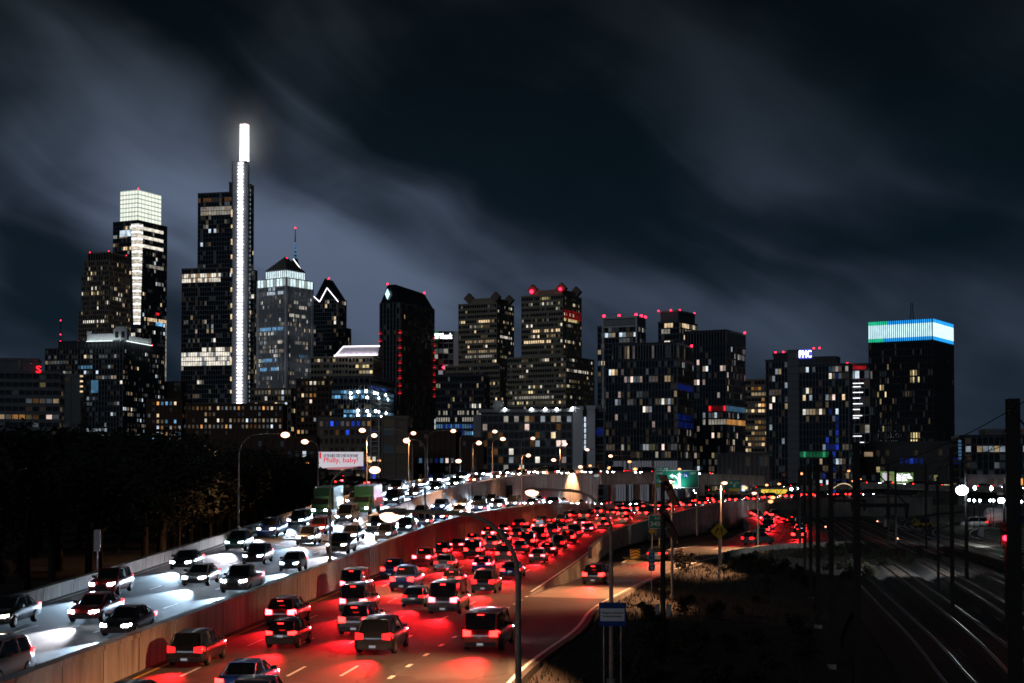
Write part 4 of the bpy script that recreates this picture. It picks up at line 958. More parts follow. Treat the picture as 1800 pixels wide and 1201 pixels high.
def truck(pos, head, label, group, away, rnd=rng):
    hd = Vector((head.x, head.y, 0)); root = empty('box_truck', pos); root.rotation_euler = (math.atan2(head.z, hd.length), 0, math.atan2(hd.y, hd.x) - math.pi / 2)
    c = rnd.choice(['grey', 'green', 'blue', 'grey']); tag(root, label.format(f'{c} box truck'), 'truck', group); L = 7.4; y0, y1 = -L / 2, L / 2
    mb = MB(); mb.box(-1.0, 1.0, y0 + .1, y1 - .4, .55, .85); mb.build('chassis', M['trim'], root)
    mb = MB(); mb.box(-1.22, 1.22, y0, y1 - 2.1, .86, 3.45); bx = mb.build('cargo_box', M['car_' + c], root)
    mb = MB()
    for x in (-1.2, -.02, 1.16): mb.box(x, x + .05, y0 - .03, y0 - .001, .9, 3.4)
    for z in (.9, 3.35): mb.box(-1.149, -.021, y0 - .03, y0 - .001, z, z + .05); mb.box(.031, 1.159, y0 - .03, y0 - .001, z, z + .05)
    mb.build('door_frame', M['alloy'], bx)
    mb = MB(); ys = [(y1 - 2.0, 2.45, 1.0), (y1 - 1.1, 2.45, .98), (y1 - .55, 1.6, 1.0), (y1, 1.35, .98), (y1 + .05, .55, .94)]
    loft(mb, [[(w_, y, .5), (w_, y, z - .12), (w_ * .9, y, z), (-w_ * .9, y, z), (-w_, y, z - .12), (-w_, y, .5), (w_, y, .5)] for y, z, w_ in ys]); mb.build('cab', M['car_' + c], root)
    mb = MB(); mb.add([(-.86, y1 - 1.04, 2.34), (.86, y1 - 1.04, 2.34), (.9, y1 - .53, 1.66), (-.9, y1 - .53, 1.66)], [(0, 1, 2, 3)])
    for sx in (-1.012, 1.012): mb.add([(sx, y1 - 1.9, 1.5), (sx, y1 - .85, 1.5), (sx, y1 - 1.15, 2.25), (sx, y1 - 1.9, 2.25)], [(0, 1, 2, 3)])
    mb.build('window_glass', M['car_glass'], root)
    for sx in (-1, 1):
        mb = MB(); mb.box(sx * .95 - .16, sx * .95 + .16, y0 - .06, y0 - .02, .60, .80); mb.build('taillight', M['taillight'], root)
        mb = MB(); mb.box(sx * 1.05 - .1, sx * 1.05 + .1, y0 - .05, y0 - .031, 3.28, 3.38); mb.build('marker_light', M['taillight_dim'], root)
        mb = MB(); mb.box(sx * .72 - .18, sx * .72 + .18, y1 + .02, y1 + .07, .85, 1.05); mb.build('headlight', M['headlight'], root)
        mb = MB(); mb.box(sx * 1.2 - .06, sx * 1.2 + .06, y1 - .9, y1 - .75, 1.5, 2.0); mb.build('mirror', M['trim'], root)
        for y in (y0 + 1.4, y1 - 1.0): o = link('wheel', WH, root, (sx * .95, y, .46)); o.scale = (1.6, 1.38, 1.38)
    lo = bpy.data.objects.new('truck_light', RED_L if away else HEAD_L); col.objects.link(lo); lo.parent = root
    lo.location = (0, y0 - .3, .75) if away else (0, y1 + .3, .95); lo.rotation_euler = (R(-77) if away else R(81), 0, 0)
def far_car(mb, kind, p, h):
    """a whole far-off car added to one joined mesh: body, cabin, lights"""
    d = KIND[kind]; hd = Vector((h.x, h.y, 0)); rz = math.atan2(hd.y, hd.x) - math.pi / 2
    Mx = Matrix.Translation(p) @ Matrix.Rotation(rz, 4, 'Z')
    for key, mi in (('body', 0), ('glass', 1), ('tail_l', 2), ('tail_r', 2), ('head_l', 3), ('head_r', 3)):
        me = CARM[kind][key]; mb.add([Mx @ v.co for v in me.vertices], [tuple(q.vertices) for q in me.polygons], mi)
FARM = MB()
def fill(road, fr, d0, d1, away, lane, gap=(6.6, 9.5), gap2=None, lod=None, jitter=.012, glow_to=330, group=None, stuff_from=262):
    d = d0; i = 0
    while d < d1:
        p, h = road.at(d, fr + rng.uniform(-jitter, jitter)); D = p.y
        if not away: h = -h
        l_ = (0 if D < 135 else 1 if D < 200 else 2) if lod is None else lod
        p = p + V(0, 0, .012)
        if D > stuff_from:
            far_car(FARM, rng.choice(['sedan', 'suv', 'hatchback', 'van']), p, h)
            if D < glow_to:
                lo = bpy.data.objects.new('car_light', RED_L if away else HEAD_L); col.objects.link(lo); u = h.normalized()
                lo.location = p + u * (-2.6 if away else 2.6) + V(0, 0, .8); lo.rotation_euler = (R(-77 if away else 81), 0, math.atan2(u.y, u.x) - math.pi / 2)
        elif 75 < D < 200 and road is not exitr and road is not cross and rng.random() < .04:
            truck(p, h, '{}' + f', {ordn(i)} from the near end of the {lane}', group or ('trucks in the traffic'), away); i += 1; d += 3
        else:
            car(p, h, l_, '{}' + f', {ordn(i)} from the near end of the {lane}', group or ('cars driving away on the highway' if away else 'cars coming toward the camera'), away, D < glow_to); i += 1
        d += rng.uniform(*(gap2 if gap2 and D > 150 else gap))
# red side: four lanes
for j, fr in enumerate((.15, .36, .57, .78)):
    fill(main, fr, 26 + rng.uniform(0, 9), main.len - 20, True, ['wall-side highway lane', 'second highway lane', 'third highway lane', 'outermost highway lane'][j], (17, 25), (12, 17))
fill(exitr, .42, 52, 190, True, 'exit ramp lane', gap=(34, 48), group='cars leaving by the exit ramp')
fill(cross, .3, 20, 215, True, 'left lane of the side street', gap=(9, 15), group='cars on the side street', stuff_from=300)
fill(cross, .7, 14, 215, True, 'right lane of the side street', gap=(8, 13), group='cars on the side street', stuff_from=300)
# white side
for j, fr in enumerate((.20, .50, .80)):
    fill(trunk, fr, 24 + rng.uniform(0, 6), trunk.len - 3, False, ['outer white-lit lane', 'middle white-lit lane', 'wall-side white-lit lane'][j], (17, 24))
for j, fr in enumerate((.28, .72)):
    fill(upper, fr, 3 + 4 * j, upper.len - 25, False, ['far lane of the upper ramp', 'near lane of the upper ramp'][j], (11.5, 16))
    fill(lower, fr, 3 + 4 * j, lower.len - 18, False, ['far lane of the lower ramp', 'near lane of the lower ramp'][j], (11.5, 16))
# ------------------------------------------------------------------ city buildings
class Bld:
    """near vertical edge at px (distance D); left face runs back-left, right face back-right, turned by theta"""
    def __init__(s, name, label, px, D, theta, seed=1, cat='building', group=None):
        s.D = D; s.k = D / F; s.th = R(theta) + math.atan((px - 900) / F); p = P(px, 640, D); s.px = px; s.X = p.x
        s.root = empty(name, V(p.x, D, -2.2), -s.th); tag(s.root, label, cat, group)
        s.b = {}; s.rng = random.Random(seed)
    def mb(s, name, m):
        return s.b.setdefault((name, m), MB())
    def z(s, py): return P(s.px, py, s.D).z + 2.2
    def a(s, xl):                       # left-face length for a left edge seen at xl
        t = (xl - 900) / F; return (s.X - t * s.D) / (math.cos(s.th) + t * math.sin(s.th))
    def r(s, xr):                       # right-face length for a right edge seen at xr
        t = (xr - 900) / F; return (t * s.D - s.X) / max(.1, math.sin(s.th) - t * math.cos(s.th))
    def floods(s, pts, watts, c=(.95, .92, 1)):   # bare point lamps added before a facade or roof to brighten it
        ld = bpy.data.lights.new('facade_fill', 'POINT'); ld.energy = watts; ld.color = c; ld.shadow_soft_size = .4
        for p in pts:
            lo = bpy.data.objects.new('facade_fill', ld); col.objects.link(lo); lo.parent = s.root; lo.location = p
    def vol(s, x0, x1, y0, y1, z0, z1, fh=4.0, bay=3.0, core='glass_dark', band='spandrel', pier='mullion', bh=.9, pw=.25, lit=None, e=.18, pe=.30, faces='FR', cap=True, capm=None, bands=True, topgap=0):
        if s.D > 800 and lit: bay *= .78
        mb = s.mb('wall', core); mb.box(x0, x1, y0, y1, z0, z1)
        nf = max(1, int((z1 - z0 - topgap) / fh)); fh = (z1 - z0 - topgap) / nf
        if bands:
            bm = s.mb('floor_bands', band)
            for k in range(nf):
                zz = z0 + k * fh
                bm.box(x0 - e, x1 + e, y0 - e, y1 + e, zz - bh * .5, zz + bh * .5)
        if cap:
            s.mb('parapet', capm or band).box(x0 - e - .1, x1 + e + .1, y0 - e - .1, y1 + e + .1, z1 - .5 - topgap, z1 + .8)
        for f in faces:
            if f == 'F': L = x1 - x0; T = lambda u, o: (x0 + u, y0 - o)
            elif f == 'R': L = y1 - y0; T = lambda u, o: (x1 + o, y0 + u)
            else: L = y1 - y0; T = lambda u, o: (x0 - o, y1 - u)
            nb = max(1, int(L / bay)); bw = L / nb
            if pier:
                pm = s.mb('piers', pier)
                for j in range(nb + 1):
                    u = j * bw; (ax, ay), (bx, by) = T(u - pw / 2, -.05), T(u + pw / 2, pe)
                    pm.box(min(ax, bx), max(ax, bx), min(ay, by), max(ay, by), z0, z1 - topgap)
            if lit:
                for k in range(nf):
                    st = {}
                    for j in range(nb):
                        m = lit(s.rng, f, k, j, nf, nb, st)
                        if not m:
                            if s.rng.random() > .16: continue
                            m = s.rng.choice(('faint_warm', 'faint_cool'))  # unlit panes get a faint emission standing in for dim reflections
                        g = pw / 2 + .06; u0, u1 = j * bw + g, (j + 1) * bw - g
                        za, zb = z0 + k * fh + bh * .5, z0 + (k + 1) * fh - bh * .5
                        q0 = T(u0, .07); q1 = T(u1, .07)
                        vv = [(q0[0], q0[1], za), (q1[0], q1[1], za), (q1[0], q1[1], zb), (q0[0], q0[1], zb)]
                        if isinstance(m, tuple): m, part = m
                        if bw * s.k ** -1 >= 9 and (zb - za) / s.k >= 4:
                            w_ = MB(); w_.add(vv, [(0, 1, 2, 3)]); w_.build('lit_window', M[m], s.root)
                        else: s.mb('lit_windows', m).add(vv, [(0, 1, 2, 3)])
    def beacon(s, x, y, z, r=.9):
        r *= .72; mb = MB(); mb.ball((x, y, z + r), r, r, r, 8, 6); o = mb.build('red_beacon', M['beacon'], s.root)
        mb = MB(); mb.tube([(x, y, z - .8), (x, y, z + .2)], .2, 5); mb.build('beacon_stem', M['dark_steel'], o)
    def done(s):
        for (n, m), mb in s.b.items():
            if mb.v: mb.build(n, M[m], s.root, 'stuff' if n in ('floor_bands', 'piers', 'lit_windows', 'shaft_lights', 'red_lights', 'corner_lights', 'edge_lights', 'frame', 'stair_strip', 'shaft_fin', 'corner_piers', 'red_glow', 'parapet', 'wall') else None)
        return s.root
def L_(p, pal, rows=0.0, rowpal=None, fill=.8, dim=.55, skip_top=0, floor=None):
    """random lit windows; some floors lit through"""
    p = p * 1.1
    def f(g, face, k, j, nf, nb, st):
        if k >= nf - skip_top: return None
        if 'row' not in st:
            st['row'] = g.random() < rows; st['m'] = g.choice(rowpal or pal); st['lo'] = g.uniform(0, .5); st['hi'] = g.uniform(.5, 1.05); st['d'] = g.random(); st['p'] = p * g.uniform(.1, 2.2); st['hot'] = 0
        if st['row'] and st['lo'] <= j / max(1, nb - 1) <= st['hi']:
            return st['m'] + ('2' if st['d'] < .5 else '1') if g.random() < fill else st['m'] + '0'
        pr = st['p'] * (2.3 if st['hot'] else .8)
        if g.random() < pr:
            st['hot'] = 1; c = g.choice(pal); t = g.random(); return c + ('0' if t < dim else '1' if t < dim + (1 - dim) * .62 else '2')
        st['hot'] = 0; return None
    return f
OFF = ['warm', 'white', 'white', 'cool', 'yellow']
RES = ['warm', 'warm', 'amber', 'white', 'pink', 'yellow', 'cool']

# --- tall stepped tower with a glowing glass crown
b = Bld('skyscraper', 'tall glass skyscraper with a glowing white box crown at the left', 241, 1500, 40, 11)
k = b.k; A = b.a(196); W = b.r(291)
b.vol(-A, 0, 0, W, 0, b.z(388), 4.2, 3.2, 'glass_blue', 'spandrel', 'mullion', .8, .2, L_(.07, ['warm', 'white', 'cool'], .05, ['white', 'warm']))
ca, cw = b.a(206), b.r(283)
ox = 2.0
zc0, zc1 = b.z(388) + .9, b.z(333)
b.mb('wall', 'roof_dark').box(-ca, -ox, ox, cw, b.z(388), zc1 - 1)
n1, n2, nz = 6, 7, 7
for j in range(nz):
    za = zc0 + (zc1 - zc0) * j / nz + .6; zb = zc0 + (zc1 - zc0) * (j + 1) / nz - .6
    for i in range(n1):
        x0 = -ca + (ca - ox) * i / n1 + .55; x1 = -ca + (ca - ox) * (i + 1) / n1 - .55
        mb = MB(); mb.box(x0, x1, ox - .5, ox - .1, za, zb); mb.build('crown_panel', M['crown_white'], b.root)
    for i in range(n2):
        y0 = ox + (cw - ox) * i / n2 + .55; y1 = ox + (cw - ox) * (i + 1) / n2 - .55
        mb = MB(); mb.box(-ox + .1, -ox + .5, y0, y1, za, zb); mb.build('crown_panel', M['crown_white'], b.root)
mb = b.mb('crown_frame', 'crown_mint'); mb.box(-ca - .3, -ox + .06, ox - .06, cw, zc0 - .4, zc1 + .4)
# bright ladder of lit corner lobbies
nl = 62; z0, z1 = b.z(570), b.z(392)
for j in range(nl):
    zz = z0 + (z1 - z0) * j / nl; wd = 4.6 + 4 * j / nl
    mb = b.mb('corner_lights', 'led_strip' if j % 4 == 0 else 'white2'); mb.box(-wd, .5, -.5, wd * .85, zz, zz + (z1 - z0) / nl * (.62 if j % 4 else .8))
for j in range(3):
    zz = b.z(392) - j * 9 - 6; b.mb('corner_lights', 'white2').box(.2, .5, 0, W * .86, zz, zz + 3.2)
for i in range(18):
    zz = b.z(560) - i * (b.z(560) - b.z(700)) / 18; b.mb('edge_lights', 'white1').box(.2, .6, W - 1.6, W - .4, zz - 4, zz)
b.mb('lit_windows', 'cool2').box(-A * .72, -A * .28, -.4, -.1, b.z(414), b.z(403)); b.beacon(0, 0, zc1)
b.mb('logo_light', 'cyan2').box(.3, .9, W * .62, W * .86, b.z(568), b.z(562)); b.mb('logo_light', 'red2').box(.3, .9, W * .62, W * .72, b.z(549), b.z(545))
b.done()

# --- stepped brown tower in front of it
b = Bld('office_tower', 'stepped brown office tower in front of the crowned skyscraper', 190, 1330, 35, 12)
zs = [(137, 228, 800, 545), (141, 226, 545, 484), (146, 224, 484, 458), (152, 222, 458, 444)]
for i, (xl, xr, pb, pt) in enumerate(zs):
    b.vol(-b.a(xl), 0, 0, b.r(xr), 0 if i == 0 else b.z(pb), b.z(pt), 4.0, 2.6, 'glass_dark', 'stone_brown', 'stone_brown', 1.5, .8, None if i == 3 else L_(.13, ['warm', 'white', 'yellow'], .16, ['white', 'warm']))
for x, y in ((-b.a(154), 1), (-1, 1), (-1, b.r(221))): b.beacon(x, y, b.z(444) + .5, .8)
b.done()

# --- the tallest tower: LED shaft, spire
b = Bld('skyscraper', 'tallest skyscraper with a bright white vertical light shaft and spire', 411, 1400, 24, 13)
LT = L_(.07, ['warm', 'white', 'white', 'cool'], .04, ['white'])
xl = b.a(316); 
def lowlit(g, face, k, j, nf, nb, st):
    if k >= nf - 3 and k != nf - 1 and j < nb * .75 and face == 'F': return 'white2' if g.random() < .8 else 'warm1'
    if abs(k - nf * .58) < 1.6 and face == 'F': return 'white2' if g.random() < .8 else 'cool1'
    if abs(k - nf * .23) < .7 and face == 'F' and j > nb * .35: return 'white2' if g.random() < .9 else None
    return LT(g, face, k, j, nf, nb, st)
wr = b.r(441)
b.vol(-xl, -b.a(405), 2, 40, 0, b.z(470), 4.4, 3.0, 'glass_dark', 'spandrel', 'mullion', .7, .18, lowlit)
def midlit(g, face, k, j, nf, nb, st):
    if k in (nf - 4, nf - 5) and j > 0: return 'white1' if g.random() < .85 else 'warm1'
    if k == nf - 2: return 'amber0' if g.random() < .6 else None
    return LT(g, face, k, j, nf, nb, st)
b.vol(-b.a(343), -b.a(405) - .5, 3, 38, b.z(470), b.z(337), 4.2, 3.4, 'glass_blue', 'spandrel', 'mullion', .6, .18, midlit)
b.vol(-b.a(397), -b.a(404), 4, 34, b.z(337), b.z(320), 5, 3, 'facade_black', 'facade_black', None)
b.vol(-b.a(405), 0, 0, 10, 0, b.z(285), 5, 3.4, 'facade_black', 'spandrel', 'mullion', .6, .2, None)
b.vol(.1, 15.5, 1, 9, 0, b.z(326), 4.4, 3, 'glass_dark', 'spandrel', 'mullion', .7, .2, L_(.05, ['white', 'warm'], .02))
b.vol(15.6, 18.6, 4, 11, 0, b.z(476), 4.4, 2, 'glass_dark', 'spandrel', 'mullion', .7, .2, L_(.12, ['white', 'warm'], .12))
# shaft: two matt side fins softly lit, bright ladder between
sx0 = .4; sx1 = 14.6 * b.k / 1 * 1.0
wS = 30 * b.k
b.mb('shaft_fin', 'shaft_metal').box(-.6, wS * .30, -3.2, -.2, 0, b.z(285)); b.mb('shaft_fin', 'shaft_metal').box(wS * .62, wS * .92, -3.2, -.2, b.z(760), b.z(290))
nl = 74; za, zb = b.z(742), b.z(285)
for j in range(nl):
    zz = za + (zb - za) * j / nl; st = (zb - za) / nl
    b.mb('shaft_lights', 'led_strip' if (j * 7) % 5 else 'led_white').box(wS * .305, wS * .615, -4.6, -.3, zz, zz + st * .52)
b.mb('shaft_back', 'shaft_metal').box(wS * .30, wS * .62, -2.0, -.2, za, zb)
b.mb('spire_core', 'roof_dark').box(wS * .29, wS * .68, 1.5, 6.4, b.z(285), b.z(219))
nz = 11; za, zb = b.z(284), b.z(218)
for j in range(nz):
    z0_ = za + (zb - za) * j / nz + .35; z1_ = za + (zb - za) * (j + 1) / nz - .35
    for i in range(2):
        x0 = wS * (.27 + .215 * i); mb = MB(); mb.box(x0 + .2, x0 + wS * .215 - .2, .4, 1.3, z0_, z1_); mb.build('spire_panel', M['led_white'], b.root)
    mb = MB(); mb.box(wS * .70 + .05, wS * .70 + .6, 1.5, 6.0, z0_, z1_); mb.build('spire_panel', M['led_white'], b.root)
for i in range(50):
    zz = b.z(740) + (b.z(330) - b.z(740)) * i / 50; b.mb('edge_lights', 'cool1').box(wS * .99, wS * 1.02, -.9, -.2, zz, zz + 2.2)
for i in range(15): zz = b.z(752 - i * 26 - b.rng.uniform(0, 14)); b.mb('lit_windows', 'warm2').box(-3.4, -1.2, -.5, -.2, zz, zz + b.rng.uniform(3, 7))
b.beacon(wS * .5, 4, b.z(218), .8)
SPIRE = (V(b.root.location.x, b.D, b.root.location.z) + Matrix.Rotation(-b.th, 3, 'Z') @ V(wS * .5, 3, b.z(238)))
b.done()

# --- ribbed tower with pyramid roof
b = Bld('skyscraper', 'grey ribbed tower with a lit crown and dark pyramid roof', 503, 1320, 42, 14)
A, W = b.a(452), b.r(548)
b.vol(-A, 0, 0, W, 0, b.z(502), 4.0, 2.1, 'glass_dark', 'facade_grey', 'stone_pale', 1.1, .55, L_(.16, ['warm', 'white', 'white', 'cool'], .16, ['white', 'white', 'cool', 'cyan']), pe=.6)
b.mb('corner_piers', 'stone_pale').box(-1.6, .9, -.9, 1.6, 0, b.z(490)); b.mb('corner_piers', 'stone_pale').box(-A - .9, -A + 1.6, -.9, 1.6, 0, b.z(490)); b.mb('corner_piers', 'stone_pale').box(-1.6, .9, W - 1.6, W + .9, 0, b.z(490))
b.vol(-A - .3, .3, -.3, W + .3, b.z(502), b.z(489), 6, 3.2, 'stone_grey', 'stone_pale', None)
for i in range(9):
    for f in (0, 1):
        L = A if f == 0 else W; u0 = L * (i + .12) / 9; u1 = L * (i + .80) / 9
        mb = MB()
        if f == 0: mb.box(-u1, -u0, -1.1, -.8, b.z(502), b.z(489.5))
        else: mb.box(.8, 1.1, u0, u1, b.z(502), b.z(489.5))
        mb.build('crown_light', M['crown_cool'] if i % 3 else M['crown_mint'], b.root)
b.vol(-A * .82, -A * .1, W * .1, W * .82, b.z(489), b.z(473), 8, 2.2, 'crown_cool', 'stone_pale', 'stone_grey', .8, .5)
zt = b.z(473) + .8; cx, cyy = -A * .46, W * .46; hw_ = A * .36; hy = W * .36
mb = MB(); mb.prism([(cx - hw_, cyy - hy), (cx + hw_, cyy - hy), (cx + hw_, cyy + hy), (cx - hw_, cyy + hy)], zt, b.z(446), 0, [(cx - .6, cyy - .6), (cx + .6, cyy - .6), (cx + .6, cyy + .6), (cx - .6, cyy + .6)]); rf = mb.build('pyramid_roof', M['facade_grey'], b.root)
mb = MB()
for i in range(9):
    t = (i + .5) / 9; h_ = hw_ * (1 - t) + .6 * t; hyy = hy * (1 - t) + .6 * t; zz = zt + (b.z(446) - zt) * t
    mb.box(cx - h_ - .25, cx + h_ + .25, cyy - hyy - .25, cyy + hyy + .25, zz, zz + .5)
mb.build('roof_ribs', M['stone_brown'], rf, 'stuff')
b.floods([(-A * (i + .5) / 4, -7, b.z(520 + 60 * j)) for i in range(4) for j in range(4)] + [(7, W * (i + .5) / 4, b.z(520 + 60 * j)) for i in range(4) for j in range(4)], 70, (.8, .9, 1))  # lamps added in the air off both faces to brighten the pale ribs
b.beacon(cx - 1.5, cyy, b.z(449), .7); b.beacon(cx + 1.5, cyy, b.z(449), .7)
b.done()

# --- spired tower behind it
b = Bld('skyscraper', 'dark spired tower mostly hidden behind the ribbed tower, its needle lit blue', 519, 1560, 42, 15)
b.vol(-14, 0, 0, 14, 0, b.z(490), 4, 3, 'glass_blue', 'spandrel', 'mullion')
mb = MB(); mb.prism([(-14, 0), (0, 0), (0, 14), (-14, 14)], b.z(490), b.z(448), 0, [(-8, 6), (-6, 6), (-6, 8), (-8, 8)]); mb.build('gabled_roof', M['glass_blue'], b.root)
mb = MB(); mb.tube([(-7, 7, b.z(470)), (-7, 7, b.z(445)), (-7, 7, b.z(428)), (-7, 7, b.z(400))], [2.6, 1.4, .8, .35], 8); mb.build('needle', M['stone_grey'], b.root)
for i, py in enumerate((458, 451, 444, 437, 431, 426)): mb = MB(); mb.tube([(-7, 7, b.z(py + 2)), (-7, 7, b.z(py - 2))], [2.1 - i * .2, 1.9 - i * .2], 8); mb.build('needle_light', M['cyan1'] if i else M['crown_cool'], b.root)
mb = MB(); mb.tube([(-3, -.4, b.z(455)), (7, -.4, b.z(473))], .45, 5); mb.build('roof_line_light', M['roof_line'], b.root)
b.beacon(-7, 7, b.z(399), 1.0); b.done()
# --- gabled dark glass tower with white roof lines
b = Bld('skyscraper', 'dark gabled glass tower outlined by white roof lines', 556, 1450, 24, 16)
A = b.a(547); W = 16; X1 = 40 * b.k / math.cos(b.th)
b.vol(-3, X1, 0, 20, 0, b.z(528), 4, 3, 'glass_dark', 'spandrel', 'mullion', .7, .2, L_(.08, ['warm', 'white'], .02))
b.vol(X1 + .3, X1 + 5, 2, 20, 0, b.z(578), 4, 3, 'glass_dark', 'spandrel', 'mullion', .7, .2, L_(.06, ['warm'], 0))
mid = X1 * .38; mb = MB(); mb.add([(-3, 0, b.z(528)), (X1, 0, b.z(528)), (mid, 0, b.z(490)), (-3, 20, b.z(528)), (X1, 20, b.z(528)), (mid, 20, b.z(490))], [(0, 1, 2), (3, 5, 4), (0, 2, 5, 3), (1, 4, 5, 2), (0, 3, 4, 1)]); mb.build('gabled_roof', M['glass_dark'], b.root)
for pa, pb in (((-6, 516), (3.5, 531)), ((3.5, 531), (mid + 2.5, 507)), ((mid + 2.5, 507), (X1, 532))):
    mb = MB(); mb.tube([(pa[0], -.5, b.z(pa[1])), (pb[0], -.5, b.z(pb[1]))], .4, 5); mb.build('roof_line_light', M['roof_line'], b.root)
b.beacon(mid, 10, b.z(489), 1.0); b.done()

# --- dark slab with a white floodlit cornice
b = Bld('office_block', 'dark office block with a white floodlit pediment along its roof', 216, 1080, 28, 17)
A, W = b.a(78), b.r(287)
b.vol(-A, 0, 0, W, 0, b.z(612), 3.8, 3.0, 'glass_dark', 'facade_black', 'facade_grey', 1.5, .5, L_(.11, ['white', 'warm', 'cool', 'cool'], .10, ['white', 'cool', 'cyan']))
b.vol(-b.a(100), 0, 1, W - 1, b.z(612), b.z(599), 4, 3, 'facade_black', 'facade_black', 'facade_grey')
x0, x1 = -b.a(152), -1; y1 = b.r(263)
mb = MB(); mb.box(x0, x1, .4, 3, b.z(598), b.z(586)); mb.box(-3, -.5, 3.1, y1, b.z(598), b.z(588)); mb.box(x0 - .5, x0 + 3, .2, 3.2, b.z(598), b.z(581)); mb.box(-3.5, 0, y1, y1 + 2, b.z(598), b.z(586)); cn = mb.build('cornice', M['stone_pale'], b.root)
mb = MB(); mb.box(x0, -2 - 14 * b.k, -1.5, -1.1, b.z(599.5), b.z(598.6)); mb.box(-2 + 14 * b.k * .2, x1, -2.4, -2.0, b.z(599.5), b.z(598.6)); mb.box(1.2, 1.6, 3, y1, b.z(599.5), b.z(598.6)); mb.build('uplights', M['uplight'], cn)
b.floods([(x0 + (x1 - x0) * (i + .5) / 7, -3.6, b.z(596)) for i in range(7)] + [(3.2, y1 * (i + .5) / 5, b.z(596)) for i in range(5)], 150, (.85, 1, .97))
pxm = -b.a(214); pw_ = 13 * b.k
mb = MB(); mb.add([(-pw_, -.2, b.z(597)), (pw_, -.2, b.z(597)), (pw_, -.2, b.z(579)), (pw_ * .5, -.2, b.z(574)), (-pw_ * .5, -.2, b.z(574)), (-pw_, -.2, b.z(579))] + [(x, 2.9, z_) for x, z_ in ((-pw_, b.z(597)), (pw_, b.z(597)), (pw_, b.z(579)), (pw_ * .5, b.z(574)), (-pw_ * .5, b.z(574)), (-pw_, b.z(579)))], [(0, 1, 2, 3, 4, 5), (11, 10, 9, 8, 7, 6)] + [(i, i + 6, (i + 1) % 6 + 6, (i + 1) % 6) for i in range(6)])
mb.v = [(v_[0] + pxm * .0 - 2, v_[1] - .5, v_[2]) for v_ in mb.v]; mb.build('pediment', M['stone_pale'], b.root)
for sx in (-.55, .35): mb = MB(); mb.box(-2 + sx * pw_ - 1, -2 + sx * pw_ + 1.6, -.9, -.72, b.z(594), b.z(583)); mb.build('niche', M['facade_black'], b.root)
for x, y in ((x0 - 8, 2), (0, y1 + 3)): b.beacon(x, y, b.z(599), .7)
mb = MB(); mb.tube([(-b.a(102), 2, b.z(600)), (-b.a(102), 2, b.z(562))], .25, 5); mb.build('antenna', M['dark_steel'], b.root)
for py in (561, 586, 598): b.beacon(-b.a(102), 2, b.z(py), .6)
b.mb('logo_light', 'cyan1').box(-b.a(172), -b.a(160), -.7, -.4, b.z(690), b.z(668)); b.done()

# --- left apartments
def strip(p):
    base = L_(p, RES, .0)
    return base
b = Bld('apartment_block', 'dark apartment slab with wide warm windows at the left edge', 105, 640, 6, 18)
A = b.a(-40)
b.vol(-A, 0, 0, 18, 0, b.z(656), 3.4, 2.7, 'facade_black', 'facade_grey', 'facade_grey', 1.6, .35, L_(.15, RES, 0, dim=.5), e=.35)
b.vol(-A * .75, -A * .28, 3, 14, b.z(656), b.z(633), 6, 6, 'facade_grey', 'facade_grey', None)
b.mb('roof_box', 'concrete').box(-A * .52, -A * .49, 2.5, 3, b.z(655), b.z(634))
fit('S', 8 * b.k, 12 * b.k, M['sign_red'], b.root, (-A * .26, -.6, b.z(650)), ext=.2, bold=True)
b.done()
b = Bld('apartment_block', 'plain dark tower beside the left apartment slab with a lit stairwell edge', 141, 700, 10, 19)
b.vol(-b.a(105), 0, 0, 16, 0, b.z(660), 3.5, 3.4, 'facade_grey', 'facade_grey', 'facade_grey', 1.6, .8, L_(.02, ['warm'], 0))
for i in range(4): b.mb('lit_windows', 'warm2').box(.1, 1.4, -.7, -.4, b.z(663 + i * 9), b.z(660 + i * 9))
b.done()
b = Bld('apartment_block', 'low dark block with many small warm and blue windows below the light shaft', 320, 760, 14, 20)
b.vol(-b.a(258), 0, 0, 20, 0, b.z(704), 3.0, 2.1, 'brick_dark', 'brick_dark', 'brick_dark', 1.4, 1.0, L_(.17, ['warm', 'white', 'cool', 'cyan', 'amber'], 0, dim=.45)); b.vol(.2, b.r(360), 2, 16, 0, b.z(712), 3.0, 2.1, 'brick_dark', 'brick_dark', 'brick_dark', 1.4, 1.0, L_(.17, ['warm', 'white', 'cool', 'amber'], 0, dim=.45), faces='F'); b.done()
b = Bld('office_block', 'narrow distant block between the two left skyscrapers', 300, 1150, 20, 21)
b.vol(-8, 8, 0, 14, 0, b.z(672), 3.6, 3, 'stone_brown', 'stone_brown', 'stone_brown', 1.4, 1, L_(.06, ['warm'], 0)); b.done()
b = Bld('brick_building', 'low brick building with small lit windows above the wood', 555, 470, 4, 22)
b.vol(-b.a(372), 0, 0, 14, 0, b.z(771), 3.1, 2.3, 'brick_dark', 'brick_dark', 'brick_dark', 1.5, 1.1, L_(.10, ['warm', 'white', 'white', 'cool'], 0, dim=.3)); b.done()
